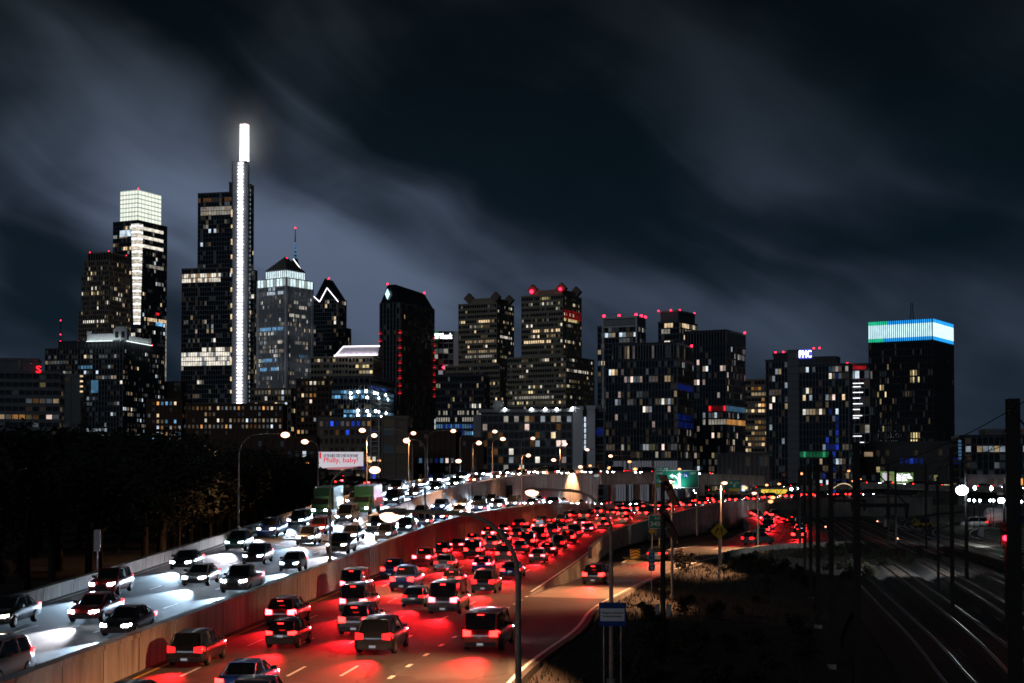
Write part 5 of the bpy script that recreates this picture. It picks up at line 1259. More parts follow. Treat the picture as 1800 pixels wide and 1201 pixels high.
# --- centre-left middle distance
b = Bld('office_block', 'dim office block with lit floors in front of the ribbed tower', 512, 900, 20, 23)
b.vol(-b.a(441), 0, 0, 22, 0, b.z(684), 3.7, 2.6, 'glass_dark', 'stone_brown', 'stone_brown', 1.3, .6, L_(.16, OFF, .08, ['warm', 'white'])); b.done()
b = Bld('apartment_block', 'brown apartment tower left of the blue-lit floors', 586, 800, 12, 24)
b.vol(-b.a(521), 0, 0, 20, 0, b.z(668), 3.2, 2.2, 'glass_dark', 'brick_dark', 'brick_dark', 1.4, .9, L_(.15, RES, 0, dim=.3)); b.done()
b = Bld('office_block', 'stone office block with a glowing white sloped roof', 612, 1020, 18, 25)
A, W = b.a(546), b.r(700)
b.vol(-A, 0, 0, W * .4, 0, b.z(628), 3.9, 2.8, 'glass_dark', 'stone_tan', 'stone_tan', 1.9, .4, L_(.12, ['warm', 'white', 'yellow'], .10, ['white', 'yellow'])); b.vol(.2, 22 * b.k + 9, .3, 22, 0, b.z(629), 3.9, 2.8, 'glass_dark', 'stone_tan', 'stone_tan', 1.9, .4, L_(.16, ['white', 'yellow'], .2, ['white', 'yellow']), faces='F')
ax = -b.a(587); bx = 54 * b.k
mb = MB(); mb.prism([(ax, 0), (bx, 0), (bx, 16), (ax, 16)], b.z(628) + 1, b.z(609), 0, [(ax + 5, 5), (bx, 5), (bx, 12), (ax + 5, 12)]); rf = mb.build('sloped_roof', M['roof_pale'], b.root)
b.floods([(ax + (bx - ax) * (i + .5) / 6, -1.2, b.z(622)) for i in range(6)], 330, (.95, .85, 1))  # lamps added before the slope, standing in for the roof's own glow
mb = MB(); mb.tube([(ax, -.4, b.z(627.5) + 1), (bx, -.4, b.z(627.5) + 1)], .4, 5); mb.tube([(ax + 5, 4.8, b.z(608)), (bx, 4.8, b.z(608))], .35, 5); mb.tube([(ax, -.3, b.z(627)), (ax + 5, 4.8, b.z(608))], .3, 5); mb.build('roof_line_light', M['roof_line'], rf); b.done()
# blue-lit floors
b = Bld('office_block', 'mid-rise with brilliant blue-white lit floors', 650, 640, 16, 26)
A, W = b.a(585), b.r(714)
def blue(g, face, k, j, nf, nb, st):
    top = nf - 1 - k
    if top in (1, 2, 5, 6):
        if top > 3 and face == 'F' and j < nb * .25: return None
        return 'cyan2' if g.random() < .16 else 'cyan1' if g.random() < .55 else 'cyan0'
    if top == 0 and face == 'R' and g.random() < .3: return 'blue2'
    return 'yellow0' if top == 4 and g.random() < .2 and face == 'F' else None
b.vol(-A, 0, 0, W * .6, b.z(800), b.z(664), 3.2, 2.2, 'glass_dark', 'facade_black', 'mullion', .9, .25, None)
b.vol(-A - .4, .4, -.4, W * .6 + .4, b.z(736), b.z(676), 2.1, 1.3, 'glass_dark', 'facade_black', 'mullion', .75, .14, blue)
for u, py in ((.1, 691), (.3, 689), (.52, 688), (.75, 691), (.1, 699), (.55, 699), (.3, 722), (.55, 723), (.78, 723), (.3, 730), (.6, 730)):
    mb = MB(); mb.ball((-A * .6 + u * A, -1.0, b.z(py)), .5, .2, .5, 8, 6); mb.build('ceiling_light', M['flood_bulb'], b.root)
for u, py in ((.25, 690), (.6, 690), (.3, 698), (.7, 697), (.3, 722), (.62, 723), (.4, 731), (.8, 730)):
    mb = MB(); mb.ball((1.0, W * .6 * u, b.z(py)), .2, .5, .5, 8, 6); mb.build('ceiling_light', M['flood_bulb'], b.root)
b.done()
b = Bld('apartment_block', 'olive concrete apartment tower with a pale open stair strip', 672, 520, 8, 27)
b.vol(-b.a(560), 0, 0, 16, 0, b.z(737), 2.9, 1.8, 'brick_dark', 'stone_brown', 'stone_brown', 1.4, .7, L_(.16, RES + ['blue'], 0, dim=.3)); b.vol(.3, 45 * b.k, -.6, 15, 0, b.z(735), 3.1, 3, 'stone_brown', 'stone_brown', 'stone_brown', .3, .6, L_(.06, RES, 0))
sx = -12 * b.k; mb = b.mb('stair_strip', 'stone_pale'); mb.box(sx - 1.6, sx - 1.2, -1.2, -.5, 0, b.z(737)); mb.box(sx + 1.2, sx + 1.6, -1.2, -.5, 0, b.z(737))
for i in range(15): mb.box(sx - 1.2, sx + 1.2, -1.1, -.5, 2 + i * 1.75, 2.25 + i * 1.75)
b.done()
b = Bld('apartment_block', 'dark apartment block with scattered windows below the red-striped tower', 800, 560, 8, 28)
b.vol(-b.a(716), 0, 0, 18, 0, b.z(760), 3.0, 1.9, 'brick_dark', 'brick_dark', 'brick_dark', 1.3, .8, L_(.2, ['warm', 'cool', 'cyan', 'pink', 'blue'], 0, dim=.4)); b.vol(.3, 48 * b.k, 2, 16, 0, b.z(772), 3.0, 1.9, 'brick_dark', 'brick_dark', 'brick_dark', 1.3, .8, L_(.16, ['warm', 'pink', 'cool'], 0), faces='F'); b.done()

# --- dark tower with red strips and a blue-white diamond
b = Bld('office_tower', 'black tower with red light ladders on its edges and a bright diamond logo', 703, 1120, 30, 29)
A, W = b.a(668), b.r(762)
b.vol(-A, 0, 0, W, 0, b.z(532), 4.0, 3.2, 'glass_dark', 'facade_black', 'facade_grey', 1.0, .9, L_(.012, ['warm', 'white'], 0), pe=.7); 
gx = -A
mb = MB(); mb.add([(gx, 0, b.z(532)), (0, 0, b.z(532)), (0, W, b.z(532)), (gx, W, b.z(532)), (gx * .7, 2, b.z(499)), (gx * .3, 2, b.z(499)), (gx * .3, W - 6, b.z(504)), (gx * .7, W - 6, b.z(504))], [(0, 1, 5, 4), (1, 2, 6, 5), (2, 3, 7, 6), (3, 0, 4, 7), (4, 5, 6, 7)]); mb.build('sloped_roof', M['glass_dark'], b.root)
for x, y in ((-A + .2, -.9), (.5, -.9), (.9, W - .6)):
    for i in range(9):
        zz = b.z(586 + i * 13.3)
        for q in range(2):
            mb = b.mb('red_lights', 'red2' if q == 0 else 'red1'); hw_ = 1.3 - q * .5
            mb.box(x - hw_, x + hw_, y - .3, y + .2, zz + q * 1.6, zz + q * 1.6 + .6)
mb = MB(); dx = -A * .62; dz = b.z(516); mb.add([(dx, -1.0, dz + 4), (dx + 2, -1.0, dz), (dx, -1.0, dz - 4), (dx - 2, -1.0, dz), (dx, -.2, dz + 4), (dx + 2, -.2, dz), (dx, -.2, dz - 4), (dx - 2, -.2, dz)], [(3, 2, 1, 0), (0, 1, 5, 4), (1, 2, 6, 5), (2, 3, 7, 6), (3, 0, 4, 7)]); mb.build('diamond_logo', M['screen_white'], b.root)
b.beacon(gx * .7, 2, b.z(499), 1.0); b.beacon(gx * .3, W - 6, b.z(504), 1.0); b.done()
# --- bank building with lit sign
b = Bld('office_tower', 'gridded white office tower with a glowing bank sign at its top', 797, 1180, 6, 30)
b.vol(-b.a(752), 0, 0, 18, 0, b.z(584), 4.2, 5, 'glass_dark', 'stone_grey', 'stone_grey', .8, .4, L_(.07, ['cool', 'white'], .03, ['white'])); b.vol(.2, 4, -.3, 18, 0, b.z(584), 30, 9, 'stone_pale', 'stone_pale', None)
b.mb('sign_band', 'green1').box(-b.a(752), -b.a(771), -1.2, -.5, b.z(597.5), b.z(583.5)); b.mb('sign_board', 'facade_black').box(-b.a(771), -.1, -1.1, -.5, b.z(597.5), b.z(583.5))
fit('WSFS', 24 * b.k, 9 * b.k, M['sign_light'], b.root, (-b.a(765), -1.5, b.z(591)), ext=.1, bold=True); fit('bank', 17 * b.k, 10 * b.k, M['sign_light'], b.root, (-b.a(786.5), -1.5, b.z(591)), ext=.1, bold=True)
for px, py in ((779, 648), (785, 660)): b.beacon(-b.a(px), -1.2, b.z(py), 1.2)
b.done()
b = Bld('office_block', 'office block with blue lit lower floors right of the red-striped tower', 850, 820, 10, 31)
def bl2(g, face, k, j, nf, nb, st):
    if k in (2, 3): return 'cyan2' if g.random() < .2 else 'cyan1' if g.random() < .6 else 'blue1'
    if k in (4, 5): return 'white1' if g.random() < .6 else None
    return L_(.14, OFF, .05)(g, face, k, j, nf, nb, st)
b.vol(-b.a(766), 0, 0, 20, b.z(772) - 6, b.z(660), 3.6, 1.7, 'glass_dark', 'facade_black', 'facade_black', 1.5, .35, bl2); b.done()
# --- twin towers with diamond roof ornaments
for nm, xl, xm, xr, yt, D, sd, lab, bc in (('l', 806, 873, 903, 533, 1150, 32, 'left of the twin brown towers with diamond roof ornaments', 0), ('r', 917, 989, 1022, 518, 1080, 33, 'right of the twin brown towers, taller, with red lights on its diamond ornaments', 1)):
    b = Bld('office_tower', lab, xm, D, 26, sd, group='twin brown towers'); A, W = b.a(xl), b.r(xr)
    lt = L_(.14, ['warm', 'white', 'yellow', 'white'], .20 if bc else .10, ['white', 'yellow', 'warm'])
    b.vol(-A, 0, 0, W, 0, b.z(yt), 3.9, 2.4, 'glass_dark', 'stone_tan', 'stone_tan', 1.9, .35, lt)
    b.vol(-A - 9, 5, -5, W + 12, 0, b.z(yt + 110), 3.9, 2.4, 'glass_dark', 'stone_tan', 'stone_tan', 1.9, .35, lt)
    b.vol(-A * .78, -A * .08, W * .1, W * .9, b.z(yt), b.z(yt - 9), 5, 2.2, 'stone_tan', 'stone_tan', 'stone_tan', .8, .9)
    for x, y in ((-A * .78, W * .1), (-A * .08, W * .1), (-A * .08, W * .88)):
        zz = b.z(yt - 5) + 3; s_ = 4.2
        mb = MB(); mb.add([(x, y - .8, zz + s_), (x + s_, y - .8, zz), (x, y - .8, zz - s_), (x - s_, y - .8, zz), (x, y + 3, zz + s_), (x + s_, y + 3, zz), (x, y + 3, zz - s_), (x - s_, y + 3, zz)], [(3, 2, 1, 0), (4, 5, 6, 7), (0, 1, 5, 4), (1, 2, 6, 5), (2, 3, 7, 6), (3, 0, 4, 7)]); mb.build('diamond_ornament', M['stone_brown'], b.root)
    if bc:
        b.beacon(-A * .78, W * .1 - 1.6, b.z(yt - 6), 1.9); b.beacon(-A * .08, W * .1 - 1.6, b.z(yt - 8), 1.5)
        for i in range(5): b.mb('red_glow', 'red1').box(.45, .75, W * .05, W * .95, b.z(545 + i * 3.2), b.z(544.2 + i * 3.2))
    b.done()
# --- white slab with rooftop lights and stair tower
b = Bld('apartment_block', 'long pale apartment slab with five white lights along its roof edge', 1005, 560, 3, 34)
A = b.a(848)
def slab(g, face, k, j, nf, nb, st):
    p = .24 if k < 4 else .10
    if k == nf - 1: p = .4
    if g.random() < p * (1.4 if 3 < j else .6): return g.choice(['pink', 'pink', 'warm', 'white', 'cool']) + g.choice('1122')
    return 'amber0' if g.random() < .08 else None
b.vol(-A, 0, 0, 14, 0, b.z(729), 2.9, 1.9, 'facade_black', 'facade_grey', 'facade_grey', .8, .25, slab, topgap=0)
b.mb('roof_slab', 'stone_grey').box(-A - 1.5, 1, -1.2, 15, b.z(729) + .9, b.z(719)); b.mb('end_wall', 'stone_grey').box(-A - 3.5, -A - .4, -.9, 14, 0, b.z(729)); b.mb('penthouse', 'stone_grey').box(-A + 4, -A + 8, 2, 9, b.z(719), b.z(704))
for px in (888, 935, 959, 979, 1006): mb = MB(); mb.ball((-b.a(px) if px < 1005 else .1, -1.5, b.z(719.5)), .42, .3, .42, 8, 6); mb.build('roof_light', M['flood_bulb'], b.root)
b.vol(.4, 19 * b.k, -1, 13, 0, b.z(718), 3.0, 30, 'stone_pale', 'stone_pale', None, .1, .1); b.vol(27 * b.k, 41 * b.k, -1.4, 13, 0, b.z(717), 3.0, 30, 'stone_pale', 'stone_pale', None, .1, .1); b.vol(19.2 * b.k, 26.8 * b.k, 2, 13, 0, b.z(719), 3, 30, 'facade_black', 'facade_black', None)
for i in range(6): mb = MB(); mb.box(23 * b.k - .35, 23 * b.k + .35, 1.6, 1.9, b.z(741 + i * 10), b.z(733 + i * 10)); mb.build('stair_window', M['cool2'], b.root)
b.vol(41.2 * b.k, 56 * b.k, 1, 13, 0, b.z(722), 3.0, 3.2, 'glass_dark', 'spandrel', 'mullion', .7, .2, L_(.1, ['blue', 'cool', 'blue'], 0)); b.done()
# --- white framed residential tower with four red beacons
b = Bld('apartment_tower', 'glass apartment tower in a white frame with red beacons on top', 1120, 900, 18, 35)
A, W = b.a(1051), b.r(1135)
b.vol(-A, 0, 0, W, 0, b.z(573), 3.4, 2.8, 'glass_blue', 'spandrel', 'mullion', .8, .2, L_(.16, ['warm', 'white', 'cool', 'cool'], .04, ['cool', 'white']))
b.vol(-b.a(1061), .2, -.2, W, b.z(573), b.z(557), 12, 40, 'stone_grey', 'stone_pale', None)
for x in (-b.a(1061), -.2): b.mb('frame', 'stone_pale').box(x - .5, x + .5, -1.0, -.3, 0, b.z(556))
b.mb('frame', 'stone_pale').box(-b.a(1061), 0, -1.0, -.3, b.z(559), b.z(555.5))
for x, y in ((-b.a(1062), 0), (-b.a(1087), 2), (-1, 1), (0, W * .5), (0, W)): b.beacon(x, y, b.z(556), 1.3)
b.done()
b = Bld('office_tower', 'flat-topped dark tower with two pale bands behind the black glass pair', 1194, 960, 26, 36)
A, W = b.a(1158), b.r(1226)
b.vol(-A, 0, 0, W, 0, b.z(566), 3.8, 2.6, 'glass_dark', 'spandrel', 'mullion', .9, .2, L_(.2, ['warm', 'white'], .5, ['white', 'warm'])); b.vol(-A + 1, -1, 1, W - 1, b.z(566), b.z(547), 8, 40, 'facade_grey', 'stone_grey', None, .6)
for x, y in ((-A, 0), (-A * .4, 0), (-1, 3), (-1, W - 2)): b.beacon(x, y, b.z(546), .8)
b.done()
# --- the near black glass pair
b = Bld('apartment_tower', 'wide black glass apartment tower with scattered lit windows at centre right', 1190, 620, 14, 37)
A, W = b.a(1065), b.r(1240)
RP = L_(.10, ['pink', 'warm', 'pink', 'cool', 'white', 'cool'], 0, dim=.45)
def blk(g, face, k, j, nf, nb, st):
    if k < nf * .30: 
        if g.random() < .10: return g.choice(['yellow0', 'warm0', 'yellow0', 'white1', 'warm1'])
    if face == 'R' and k in (int(nf * .42), int(nf * .42) - 1): return 'blue1' if g.random() < .4 else 'blue0'
    if face == 'R' and k == int(nf * .76): return 'blue1'
    return RP(g, face, k, j, nf, nb, st)
b.vol(-A, 0, 0, W * .55, b.z(806), b.z(632), 3.1, 1.35, 'glass_blue', 'facade_black', 'mullion', .7, .14, blk); b.vol(-b.a(1078), -.2, .5, W * .5, b.z(632), b.z(604), 6.4, 1.2, 'glass_dark', 'facade_black', 'mullion', .6, .3, L_(.09, ['pink', 'warm', 'white'], 0), pe=.5)
b.vol(-b.a(1078), 0, .4, W * .5, 0, b.z(808), 9, 1.1, 'lobby_glass', 'facade_black', 'mullion', .6, .2, lambda g, f, k, j, nf, nb, st: ('cool1' if g.random() < .5 else 'cool0') if k else None)
b.beacon(0, W * .5, b.z(602), .8); b.done()
b = Bld('apartment_tower', 'tall black glass tower with a red-lit band, right of the wide one', 1276, 700, 20, 38)
A, W = b.a(1205), b.r(1310)
def blk2(g, face, k, j, nf, nb, st):
    if face == 'F' and k == int(nf * .57) and j > nb * .5: return 'red2' if g.random() < .35 else 'red0'
    if face == 'F' and k == int(nf * .57) - 2 and j > nb * .4: return 'white1' if g.random() < .7 else None
    if face == 'R' and k == int(nf * .52): return 'amber2'
    if face == 'R' and k == int(nf * .58): return 'cyan1'
    if face == 'R' and k < 5 and j < nb * .7: return 'cool1'
    if k < nf * .35 and face == 'F' and g.random() < .16: return g.choice(['yellow0', 'warm0', 'yellow1', 'white0'])
    return RP(g, face, k, j, nf, nb, st)
b.vol(-A, 0, 0, W, 0, b.z(606), 3.1, 1.4, 'glass_blue', 'facade_black', 'mullion', .7, .14, blk2); b.vol(-A, 0, .3, W, b.z(606), b.z(582), 7, 1.4, 'glass_dark', 'facade_black', 'mullion', .6, .3, None, pe=.5); b.beacon(0, W, b.z(579), .8); b.done()
b = Bld('office_block', 'banded mid-rise with orange rooftop lights in the gap before the initials tower', 1350, 980, 8, 39)
b.vol(-b.a(1309), 0, 0, 20, 0, b.z(668), 3.6, 2.6, 'glass_dark', 'stone_brown', 'stone_brown', 1.7, .3, L_(.25, ['warm', 'amber', 'yellow'], .1, ['warm'])); b.done()
b = Bld('low_building', 'low dark podium with a row of bright blue-white windows near the guide signs', 1350, 560, 5, 40)
b.vol(-b.a(1262), 0, 0, 14, 0, b.z(800), 4, 1.6, 'facade_black', 'facade_black', 'facade_grey', 1, .3, lambda g, f, k, j, nf, nb, st: ('cool2' if g.random() < .3 else 'cool1' if g.random() < .6 else 'cool0') if k == 1 and j < nb * .68 and j > nb * .2 else ('warm1' if g.random() < .08 else None)); b.done()
# --- tower with lit initials
b = Bld('apartment_tower', 'glass tower carrying the lit initials PMC on its roof', 1404, 660, 12, 41)
A = b.a(1347); X1 = 84 * b.k / math.cos(b.th); 
PM = L_(.11, ['pink', 'warm', 'white', 'cool'], 0, dim=.5)
def pm(g, face, k, j, nf, nb, st):
    if 4 <= j / nb * 8 < 6 and g.random() < .25: return g.choice(['blue1', 'cyan0', 'blue0', 'blue0'])
    if k == int(nf * .35) and j < nb * .6: return 'green0' if g.random() < .6 else 'green1'
    if k < 7 and g.random() < .16: return g.choice(['blue1', 'cool1', 'cool2'])
    return PM(g, face, k, j, nf, nb, st)
b.vol(-A, -5, 0, 16, 0, b.z(634), 3.1, 1.4, 'glass_blue', 'facade_black', 'mullion', .7, .14, PM); b.vol(-4.8, 0, -.6, 14, 0, b.z(618), 3.2, 20, 'facade_grey', 'spandrel', None, .5); b.vol(-A * .8, -5.2, 2, 14, b.z(634), b.z(622), 6, 6, 'facade_black', 'facade_black', None)
b.vol(.2, X1 * .95, 0, 9, 0, b.z(644), 3.1, 1.4, 'glass_blue', 'facade_black', 'mullion', .7, .14, pm)
b.vol(.4, X1 * .72, .6, 8, b.z(644), b.z(631), 7, 1.6, 'facade_black', 'facade_black', 'mullion', .6, .3, lambda g, f, k, j, nf, nb, st: 'cool2' if g.random() < .5 else 'cool0', topgap=2)
b.mb('sign_board', 'sign_violet').box(.2, 23 * b.k, -.4, .3, b.z(631), b.z(615)); fit('PMC', 21 * b.k, 12.5 * b.k, M['sign_light'], b.root, (11.8 * b.k, -.7, b.z(623)), ext=.15, bold=True)
for x in (-A + 12 * b.k, -A + 26 * b.k, 22 * b.k, 32 * b.k): b.beacon(x, 6, b.z(618 if x < 0 else 613), .6)
b.done()
b = Bld('office_block', 'glass block with bright horizontal light strips beside the crowned black tower', 1528, 760, 10, 42)
b.vol(-b.a(1486), 0, 0, 20, 0, b.z(650), 4.6, 2.4, 'glass_dark', 'facade_grey', 'mullion', .7, .2, L_(.08, ['cool', 'white'], 0)); b.vol(-b.a(1490), -2, 3, 18, b.z(650), b.z(640), 6, 6, 'facade_black', 'facade_black', None)
for i, py in enumerate((673, 679, 689, 699, 709, 719, 730, 734, 766, 777)): mb = MB(); mb.box(-b.a(1490), -b.a(1490) + (29 - (i * 5) % 9) * b.k, -.8, -.45, b.z(py + 1.3), b.z(py)); mb.build('light_strip', M['led_strip'], b.root)
mb = MB(); mb.ball((-b.a(1491), -1, b.z(641)), 1.3, 1.3, 1.3, 8, 6); mb.build('red_beacon', M['beacon'], b.root); b.mb('red_glow', 'red1').box(-b.a(1494), -b.a(1522), -.5, 3, b.z(649), b.z(643)); b.done()
# --- black tower with LED crown
b = Bld('office_tower', 'black tower with a glowing white, blue and green screen crown', 1640, 860, 17, 43)
A, W = b.a(1529), b.r(1677)
def peco(g, face, k, j, nf, nb, st):
    if face == 'R': return 'warm1' if g.random() < .012 else None
    if j < nb * .30 and g.random() < .10: return 'yellow1' if g.random() < .6 else 'warm2'
    if nb * .60 < j < nb * .80:
        if 'h' not in st: st['h'] = g.random() < .28
        if st['h'] and g.random() < .85: return 'yellow2' if g.random() < .4 else 'yellow1'
    return 'warm0' if g.random() < .02 else None
b.vol(-A, 0, 0, W, 0, b.z(599), 3.9, 1.9, 'glass_dark', 'facade_black', 'facade_black', .9, .5, peco, pe=.5)
b.mb('crown_wall', 'roof_dark').box(-A + .6, -.6, .6, W, b.z(599), b.z(563))
za, z1_, z2_, zb = b.z(597), b.z(591), b.z(567), b.z(560.5)
nb = 32; 
for i in range(nb):
    x0 = -A + A * i / nb; x1 = x0 + A / nb * .40; t = i / nb
    mid = 'screen_white'; lo_ = 'screen_green' if t < .22 else 'screen_blue'; hi_ = 'screen_green' if t < .30 else 'screen_blue'
    for n_, (p0, p1, m) in enumerate(((za, z1_, lo_), (z1_ + .1, z2_, mid), (z2_ + .1, zb, hi_))):
        mb = MB(); mb.box(x0, x1, -.7, -.1, p0, p1); mb.build('crown_light', M[m], b.root)
nb = 16
for i in range(nb):
    y0 = W * i / nb; y1 = y0 + W / nb * .48
    for n_, (p0, p1, m) in enumerate(((za, z1_, 'screen_blue'), (z1_ + .1, z2_, 'screen_white'), (z2_ + .1, zb, 'screen_blue'))):
        mb = MB(); mb.box(.1, .7, y0, y1, p0, p1); mb.build('crown_light', M[m], b.root)
mb = MB(); px_ = -b.a(1597)
for q in (-1.2, 1.2): mb.tube([(px_ + q, 8, b.z(562)), (px_ + q * .3, 8, b.z(527))], .22, 5)
for i in range(8): zz = b.z(560) + (b.z(530) - b.z(560)) * i / 8; mb.box(px_ - 1.2 + i * .1, px_ + 1.2 - i * .1, 7.8, 8.2, zz, zz + .25)
mb.build('mast', M['dark_steel'], b.root)
for x, y, l in ((-A * .8, 4, 8), (-A * .55, 6, 6)): b.mb('roof_plant', 'roof_dark').box(x, x + l, y, y + 5, b.z(563), b.z(559))
b.done()
b = Bld('station_building', 'broad dark podium in front of the crowned black tower', 1682, 700, 4, 44)
b.vol(-b.a(1498), 0, 0, 30, 0, b.z(788), 4, 2.2, 'facade_black', 'facade_black', 'facade_black', 1.4, .4, lambda g, f, k, j, nf, nb, st: g.choice(['blue0', 'blue1']) if k == nf - 2 and .45 < j / nb < .66 else ('warm2' if k == 1 and g.random() < .4 and j > nb * .55 else 'yellow1' if g.random() < .03 else None))
b.vol(-b.a(1528), -3, 2, 26, b.z(788), b.z(778), 8, 8, 'facade_black', 'facade_black', None)
for y_ in (0, 1): b.mb('lit_windows', 'warm1').box(-b.a(1501) - 1 + y_ * 6, -b.a(1501) + 3 + y_ * 6, -.7, -.4, b.z(802), b.z(794))
b.done()
# --- far right modern block
b = Bld('office_block', 'glassy block with lit white floors at the right edge', 1690, 620, -8, 45)
X1 = 170 * b.k
def rb(g, face, k, j, nf, nb, st):
    if k == nf - 2: return 'cool1' if g.random() < .45 else ('warm1' if g.random() < .3 else None)
    if k == nf - 6 and j > nb * .15: return 'white2' if g.random() < .6 else None
    if k < 3 and g.random() < .12: return 'warm1'
    return g.choice(['white1', 'cool0', 'white0']) if g.random() < .06 else None
b.vol(-1, X1, 0, 24, 0, b.z(768), 3.3, 2.2, 'glass_dark', 'facade_black', 'mullion', 1.0, .2, rb, faces='F'); b.vol(10, 30, 4, 20, b.z(768), b.z(757), 5, 5, 'facade_grey', 'facade_grey', None, faces='F'); b.vol(34, X1, 4, 20, b.z(768), b.z(748), 5, 5, 'facade_black', 'facade_black', None, faces='F')
for i in range(6): b.mb('edge_lights', 'cyan1').box(-1.6, -.4, -.6, -.3, b.z(778 + i * 6), b.z(774 + i * 6))
b.beacon(27, -.5, b.z(754), .6); b.done()
# distant low blocks filling the far ground behind the yard and behind the guide signs
for i, (xl, xr, yt, D) in enumerate(((1380, 1500, 812, 900), (1500, 1700, 832, 760), (1040, 1150, 826, 640), (1235, 1330, 824, 720), (1700, 1850, 838, 520), (640, 760, 800, 700)  )):
    b = Bld('low_building', f'{ordn(i)} of the unlit low buildings behind the lamps and trees', xr, D, 3, 60 + i, group='unlit low buildings behind')
    b.vol(-b.a(xl), 0, 0, 18, 0, b.z(yt), 3.4, 3.0, 'brick_dark' if i % 2 else 'facade_grey', 'facade_grey', 'facade_grey', 1.3, .9, L_(.07, RES, 0, dim=.3)); b.done()
# ------------------------------------------------------------------ far viaducts
def far_road(name, lab_par, pts, hw, pier=True):
    L = []; Rr = []
    c = [Vector(p) for p in pts]
    for i, p in enumerate(c):
        t = c[min(i + 1, len(c) - 1)] - c[max(i - 1, 0)]; t.z = 0; t.normalize(); nr = V(t.y, -t.x, 0)
        L.append(p - nr * hw); Rr.append(p + nr * hw)
    rd = Road(L, Rr, 40); mb = MB()
    for i in range(39):
        a, b, c_, d_ = rd.L[i], rd.R[i], rd.R[i + 1], rd.L[i + 1]; dz = V(0, 0, -1.3)
        mb.quad(a, b, c_, d_, 0); mb.quad(b + dz, a + dz, d_ + dz, c_ + dz, 1); mb.quad(a, d_, d_ + dz, a + dz, 1); mb.quad(b, b + dz, c_ + dz, c_, 1)
    o = mb.build(name, [M['asphalt'], M['concrete']]); o['kind'] = 'structure'
    if pier:
        for i in range(2, 40, 5):
            p = rd.c[i]; mb = MB(); mb.box(-.8, .8, -.8, .8, -2.2 - p.z, -1.301); mb.box(-2.6, 2.6, -.9, .9, -2.0, -1.302); q = mb.build('pier', M['concrete'], o); q.matrix_parent_inverse.identity(); q.location = p
    wall('parapet', lab_par, rd.R, 1, lambda p: p.z - .4, .8, .25, M['concrete'], 12.0); return rd
va = far_road('viaduct', 'parapet of the upper far viaduct behind the rail yard', [P(1330, 862, 560), P(1420, 858, 545), P(1520, 853, 535), P(1640, 856, 530), P(1830, 862, 520)], 4.5)
fill(va, .3, 4, va.len - 2, False, 'upper far viaduct', gap=(7, 11), lod=2, glow_to=0, stuff_from=0, group='cars on the upper far viaduct')
fill(va, .7, 4, va.len - 2, True, 'near lane of the upper far viaduct', gap=(12, 25), lod=2, glow_to=0, stuff_from=0, group='cars on the upper far viaduct')
vb = far_road('viaduct', 'parapet of the lower far road behind the rail yard', [P(1395, 879, 470), P(1450, 876, 470), P(1520, 874, 470), P(1600, 876, 468)], 4.5)
fill(vb, .3, 3, vb.len * .55, False, 'lower far road', gap=(7, 11), lod=2, glow_to=0, stuff_from=0, group='cars on the lower far road')
fill(vb, .7, 3, vb.len * .6, True, 'near lane of the lower far road', gap=(7, 11), lod=2, glow_to=0, stuff_from=0, group='cars on the lower far road')
vc = far_road('viaduct', 'parapet of the white-lit road behind the red bend', [P(1225, 867, 430), P(1280, 870, 440), P(1335, 874, 450), P(1385, 876, 462)], 4.0)
fill(vc, .5, 2, vc.len - 2, False, 'white-lit road behind the red bend', gap=(6, 8), lod=2, glow_to=0, stuff_from=0, group='cars behind the red bend')
for i, (px, py) in enumerate(((1204, 864), (1224, 867), (1249, 867), (1275, 867), (1301, 867), (1391, 860), (1404, 859))):
    h = P(px, py, 470); root = empty('path_lamp', V(h.x, 470, -2)); tag(root, f'{ordn(i)} from the left of the small white lamps beyond the bend', 'lamp', 'small white lamps beyond the bend')
    mb = MB(); mb.tube([(0, 0, 0), (0, 0, h.z + 2)], .08, 5); mb.build('pole', M['dark_steel'], root); mb = MB(); mb.ball((0, -.2, h.z + 2), .45, .4, .45, 8, 6); mb.build('lamp_glass', M['flood_bulb'], root)
# lit footbridge arch
D = 525; a, b_ = P(1464, 859, D), P(1502, 858, D); root = empty('footbridge_arch', a); tag(root, 'golden lit arch over the far viaduct', 'arch'); d = b_ - a
mb = MB(); mb.tube([d * (i / 12) + V(0, 0, 1.7 * math.sin(math.pi * i / 12)) for i in range(13)], .16, 6); mb.build('lit_arch', M['warm2'], root)
mb = MB()
for i in range(2, 11, 2): mb.tube([d * (i / 12) + V(0, 0, -1.2), d * (i / 12) + V(0, 0, 1.7 * math.sin(math.pi * i / 12))], .07, 5)
mb.build('hangers', M['dark_steel'], root, 'stuff')
tag(FARM.build('distant_traffic', [M['car_grey'], M['car_glass'], M['taillight'], M['headlight']]), 'distant traffic lights massed on the far bends and viaducts', 'traffic', kind='stuff')
# row of parked cars glimpsed below the billboard
for i in range(13):
    p = P(582 + i * 8.5, 849 + i * .3, 300); car(V(p.x, p.y, p.z - .5), V(1 if i % 2 else -1, .25, 0), 2, '{}' + f', {ordn(i)} from the left in the street below the billboard', 'cars in the street below the billboard', bool(i % 3 == 0), False)
mb = MB(); a = P(560, 851, 300); b_ = P(720, 857, 300); z = a.z - .5
mb.quad((a.x - 10, 294, z - .01), (b_.x + 10, 294, P(582 + 8.5 * 13, 853, 300).z - .51), (b_.x + 10, 306, P(582 + 8.5 * 13, 853, 300).z - .51), (a.x - 10, 306, z - .01)); tag(mb.build('back_street', M['asphalt_old']), kind='structure')
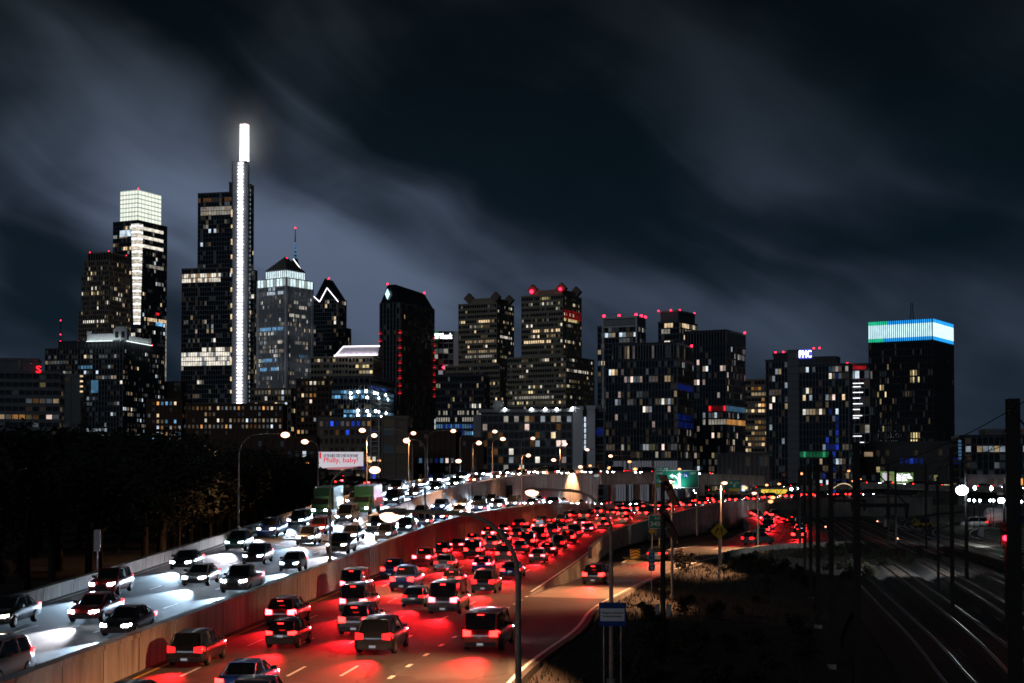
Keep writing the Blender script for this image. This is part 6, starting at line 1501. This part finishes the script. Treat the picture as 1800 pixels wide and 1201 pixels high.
# vehicles in the yard
g_ = G(1712, 926, RZ - .24); car(g_, V(-1, .2, 0), 1, '{} parked on the gravel under the floodlight', 'yard vehicles', True, False, 'van', 'white')
g_ = G(1795, 920, RZ - .24); car(g_, V(1, .3, 0), 1, '{} parked at the right edge of the yard', 'yard vehicles', True, False, 'pickup', 'blue')

# ------------------------------------------------------------------ trees and shrubs
def crown_mesh(seed, nl, leaves, size, rx, rz, m):
    g = random.Random(seed); mb = MB(); lobes = []
    for i in range(nl):
        a = g.uniform(0, 6.28); r_ = g.uniform(0, .72) * rx; lobes.append((V(r_ * math.cos(a), r_ * math.sin(a), g.uniform(-.6, .75) * rz), g.uniform(.24, .46) * rx))
    for c, r_ in lobes:
        for i in range(int(leaves / nl)):
            d = V(g.gauss(0, 1), g.gauss(0, 1), g.gauss(0, 1)).normalized() * r_ * g.uniform(.45, 1.15); p = c + d
            u = V(g.gauss(0, 1), g.gauss(0, 1), g.gauss(0, .6)).normalized(); w_ = u.orthogonal().normalized(); s_ = size * g.uniform(.6, 1.5)
            mb.add([p - u * s_, p + w_ * s_ * .5, p + u * s_, p - w_ * s_ * .5], [(0, 1, 2, 3)])
    return mb.mesh('crown', M[m])
def trunk_mesh(seed, h, r0, spread):
    g = random.Random(seed); mb = MB(); mb.tube([(0, 0, 0), (.05 * h * .3, 0, h * .35), (0, .03 * h, h * .75)], [r0, r0 * .75, r0 * .4], 7)
    for i in range(5):
        a = g.uniform(0, 6.28); z0 = h * g.uniform(.3, .6); L = spread * g.uniform(.5, .9); mb.tube([(0, 0, z0), (L * .5 * math.cos(a), L * .5 * math.sin(a), z0 + L * .45), (L * math.cos(a), L * math.sin(a), z0 + L * .8)], [r0 * .4, r0 * .25, r0 * .08], 5)
    return mb.mesh('trunk', M['bark'])
CR = [crown_mesh(s_, 15, 2600, .20, 4.2, 3.6, 'leaf') for s_ in (1, 2, 3)]; TR = [trunk_mesh(s_, 9, .26, 4) for s_ in (1, 2, 3)]
tr = random.Random(5); n = 0
while n < 120:
    y = tr.uniform(55, 420); x = -34 - y * .03 - abs(tr.gauss(0, 1)) * (14 + y * .16) - (0 if y < 170 else -3)
    px = 900 + x / y * F
    if px < -260: continue
    if y > 150 and px > 560 : continue
    i = n % 3; gz = -3.0 if y < 120 else -2.2
    mx = P(px, (800 if px > 430 else 790 if px > 330 else 766) + tr.uniform(-8, 34), y).z; sc_ = max(.5, min(1.9, (mx - gz) / 10.0))
    root = empty('tree', (x, y, gz), tr.uniform(0, 6.28)); root.scale = (sc_ * tr.uniform(.9, 1.25),) * 2 + (sc_,)
    tag(root, 'dark leafy tree in the unlit wood left of the white-lit carriageway', 'tree', 'trees of the dark wood')
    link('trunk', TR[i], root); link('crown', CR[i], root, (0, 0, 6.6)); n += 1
SB = [crown_mesh(s_, 9, 620, .11, 1.1, .75, 'leaf' if s_ % 2 else 'leaf_dry') for s_ in (11, 12, 13, 14)]
def stem_mesh(seed):
    g = random.Random(seed); mb = MB()
    for i in range(7): a = g.uniform(0, 6.28); mb.tube([(0, 0, -.2), (.4 * math.cos(a), .4 * math.sin(a), .5), (.8 * math.cos(a), .8 * math.sin(a), 1.1)], [.03, .02, .008], 4)
    return mb.mesh('stems', M['bark'])
ST = [stem_mesh(1), stem_mesh(2)]
for n in range(110):
    i = tr.randrange(exitr.n); p = exitr.R[i]
    if p.y < 44: continue
    t = tr.random(); x = p.x + 1.2 + t * (9 + p.y * .04); z = -.25 - 1.6 * t ** .8
    root = empty('shrub', (x, p.y - t * 3 + tr.uniform(-1, 1), z), tr.uniform(0, 6.28)); s_ = tr.uniform(.45, 1.0) * (1.0 if t > .12 else .6); root.scale = (s_, s_, s_)
    tag(root, 'dark scrubby shrub on the bank between exit ramp and railway', 'shrub', 'shrubs on the dark bank'); link('stems', ST[n % 2], root); link('foliage', SB[n % 4], root, (0, 0, .85))
def feature_shrub(px, py, z, s_, label, i=0):
    g_ = G(px, py, z); root = empty('shrub', g_); root.scale = (s_, s_, s_); tag(root, label, 'shrub'); link('stems', ST[0], root); link('foliage', SB[i], root, (0, 0, .85))
feature_shrub(1206, 1004, -.2, 1.25, 'leafy shrub catching the lamplight at the ramp edge', 0)
feature_shrub(1395, 945, -1.4, 2.2, 'brownish bush at the end of the low ramp wall', 1)
feature_shrub(1258, 948, -.2, 1.3, 'ivy-like shrub against the bend wall', 2)
feature_shrub(845, 886, 3.2, 1.4, 'dark shrub in the gap between the two white-lit ramps', 0)
# bare grass tufts on the verge (nobody could count them)
mb = MB()
for n in range(9000):
    i = tr.randrange(exitr.n - 1); p = exitr.R[i].lerp(exitr.R[i + 1], tr.random()); t = tr.random() ** 1.6; x = p.x + .5 + t * (10 + p.y * .04); y = p.y - t * 3; z = -.22 - 1.6 * t ** .8
    a = tr.uniform(0, 6.28); s_ = tr.uniform(.12, .34); dx, dy = math.cos(a) * .05, math.sin(a) * .05
    mb.add([(x - dx, y - dy, z), (x + dx, y + dy, z), (x + tr.uniform(-.15, .15), y + tr.uniform(-.15, .15), z + s_ * 1.6)], [(0, 1, 2)])
tag(mb.build('grass', M['grass']), 'rough grass on the dark bank beside the exit ramp', 'grass', kind='stuff')
# bare tree by the yellow board
for px, D, lab in ((1366, 400, 'bare tree in front of the yellow board'), (1345, 405, 'second bare tree left before the yellow board')):
    g_ = P(px, 895, D); root = empty('bare_tree', V(g_.x, D, -2.0)); tag(root, lab, 'tree'); link('trunk', TR[0], root); q = link('branches', TR[1], root, (0, 0, 1.5)); q.scale = (.8, .8, .8)

# mist ball added round the lit spire to scatter its light as a halo
mm = bpy.data.materials.new('mist'); mm.use_nodes = True; nt = mm.node_tree; nt.nodes.clear()
pv = nt.nodes.new('ShaderNodeVolumePrincipled'); pv.inputs['Color'].default_value = (.9, .93, 1, 1)
tc = nt.nodes.new('ShaderNodeTexCoord'); ln = nt.nodes.new('ShaderNodeVectorMath'); ln.operation = 'LENGTH'; lk(nt, tc.outputs['Object'], ln.inputs[0])
fo = nmath(nt, 'SUBTRACT', 1.0, ln.outputs['Value'], clamp=True)
dn = nmath(nt, 'MULTIPLY', nmath(nt, 'POWER', fo, 1.6), nmath(nt, 'MULTIPLY', nnoise(nt, tc.outputs['Object'], 2.0, 2, .5), .085))
lk(nt, dn, pv.inputs['Density']); mo = nt.nodes.new('ShaderNodeOutputMaterial'); lk(nt, pv.outputs[0], mo.inputs['Volume'])
mb = MB(); mb.ball((0, 0, 0), 1, 1, 1, 24, 14); o = mb.build('mist', mm); o.location = SPIRE; o.scale = (46, 46, 58)
tag(o, 'added mist ball making a halo round the lit spire of the tallest tower', 'mist', kind='stuff')
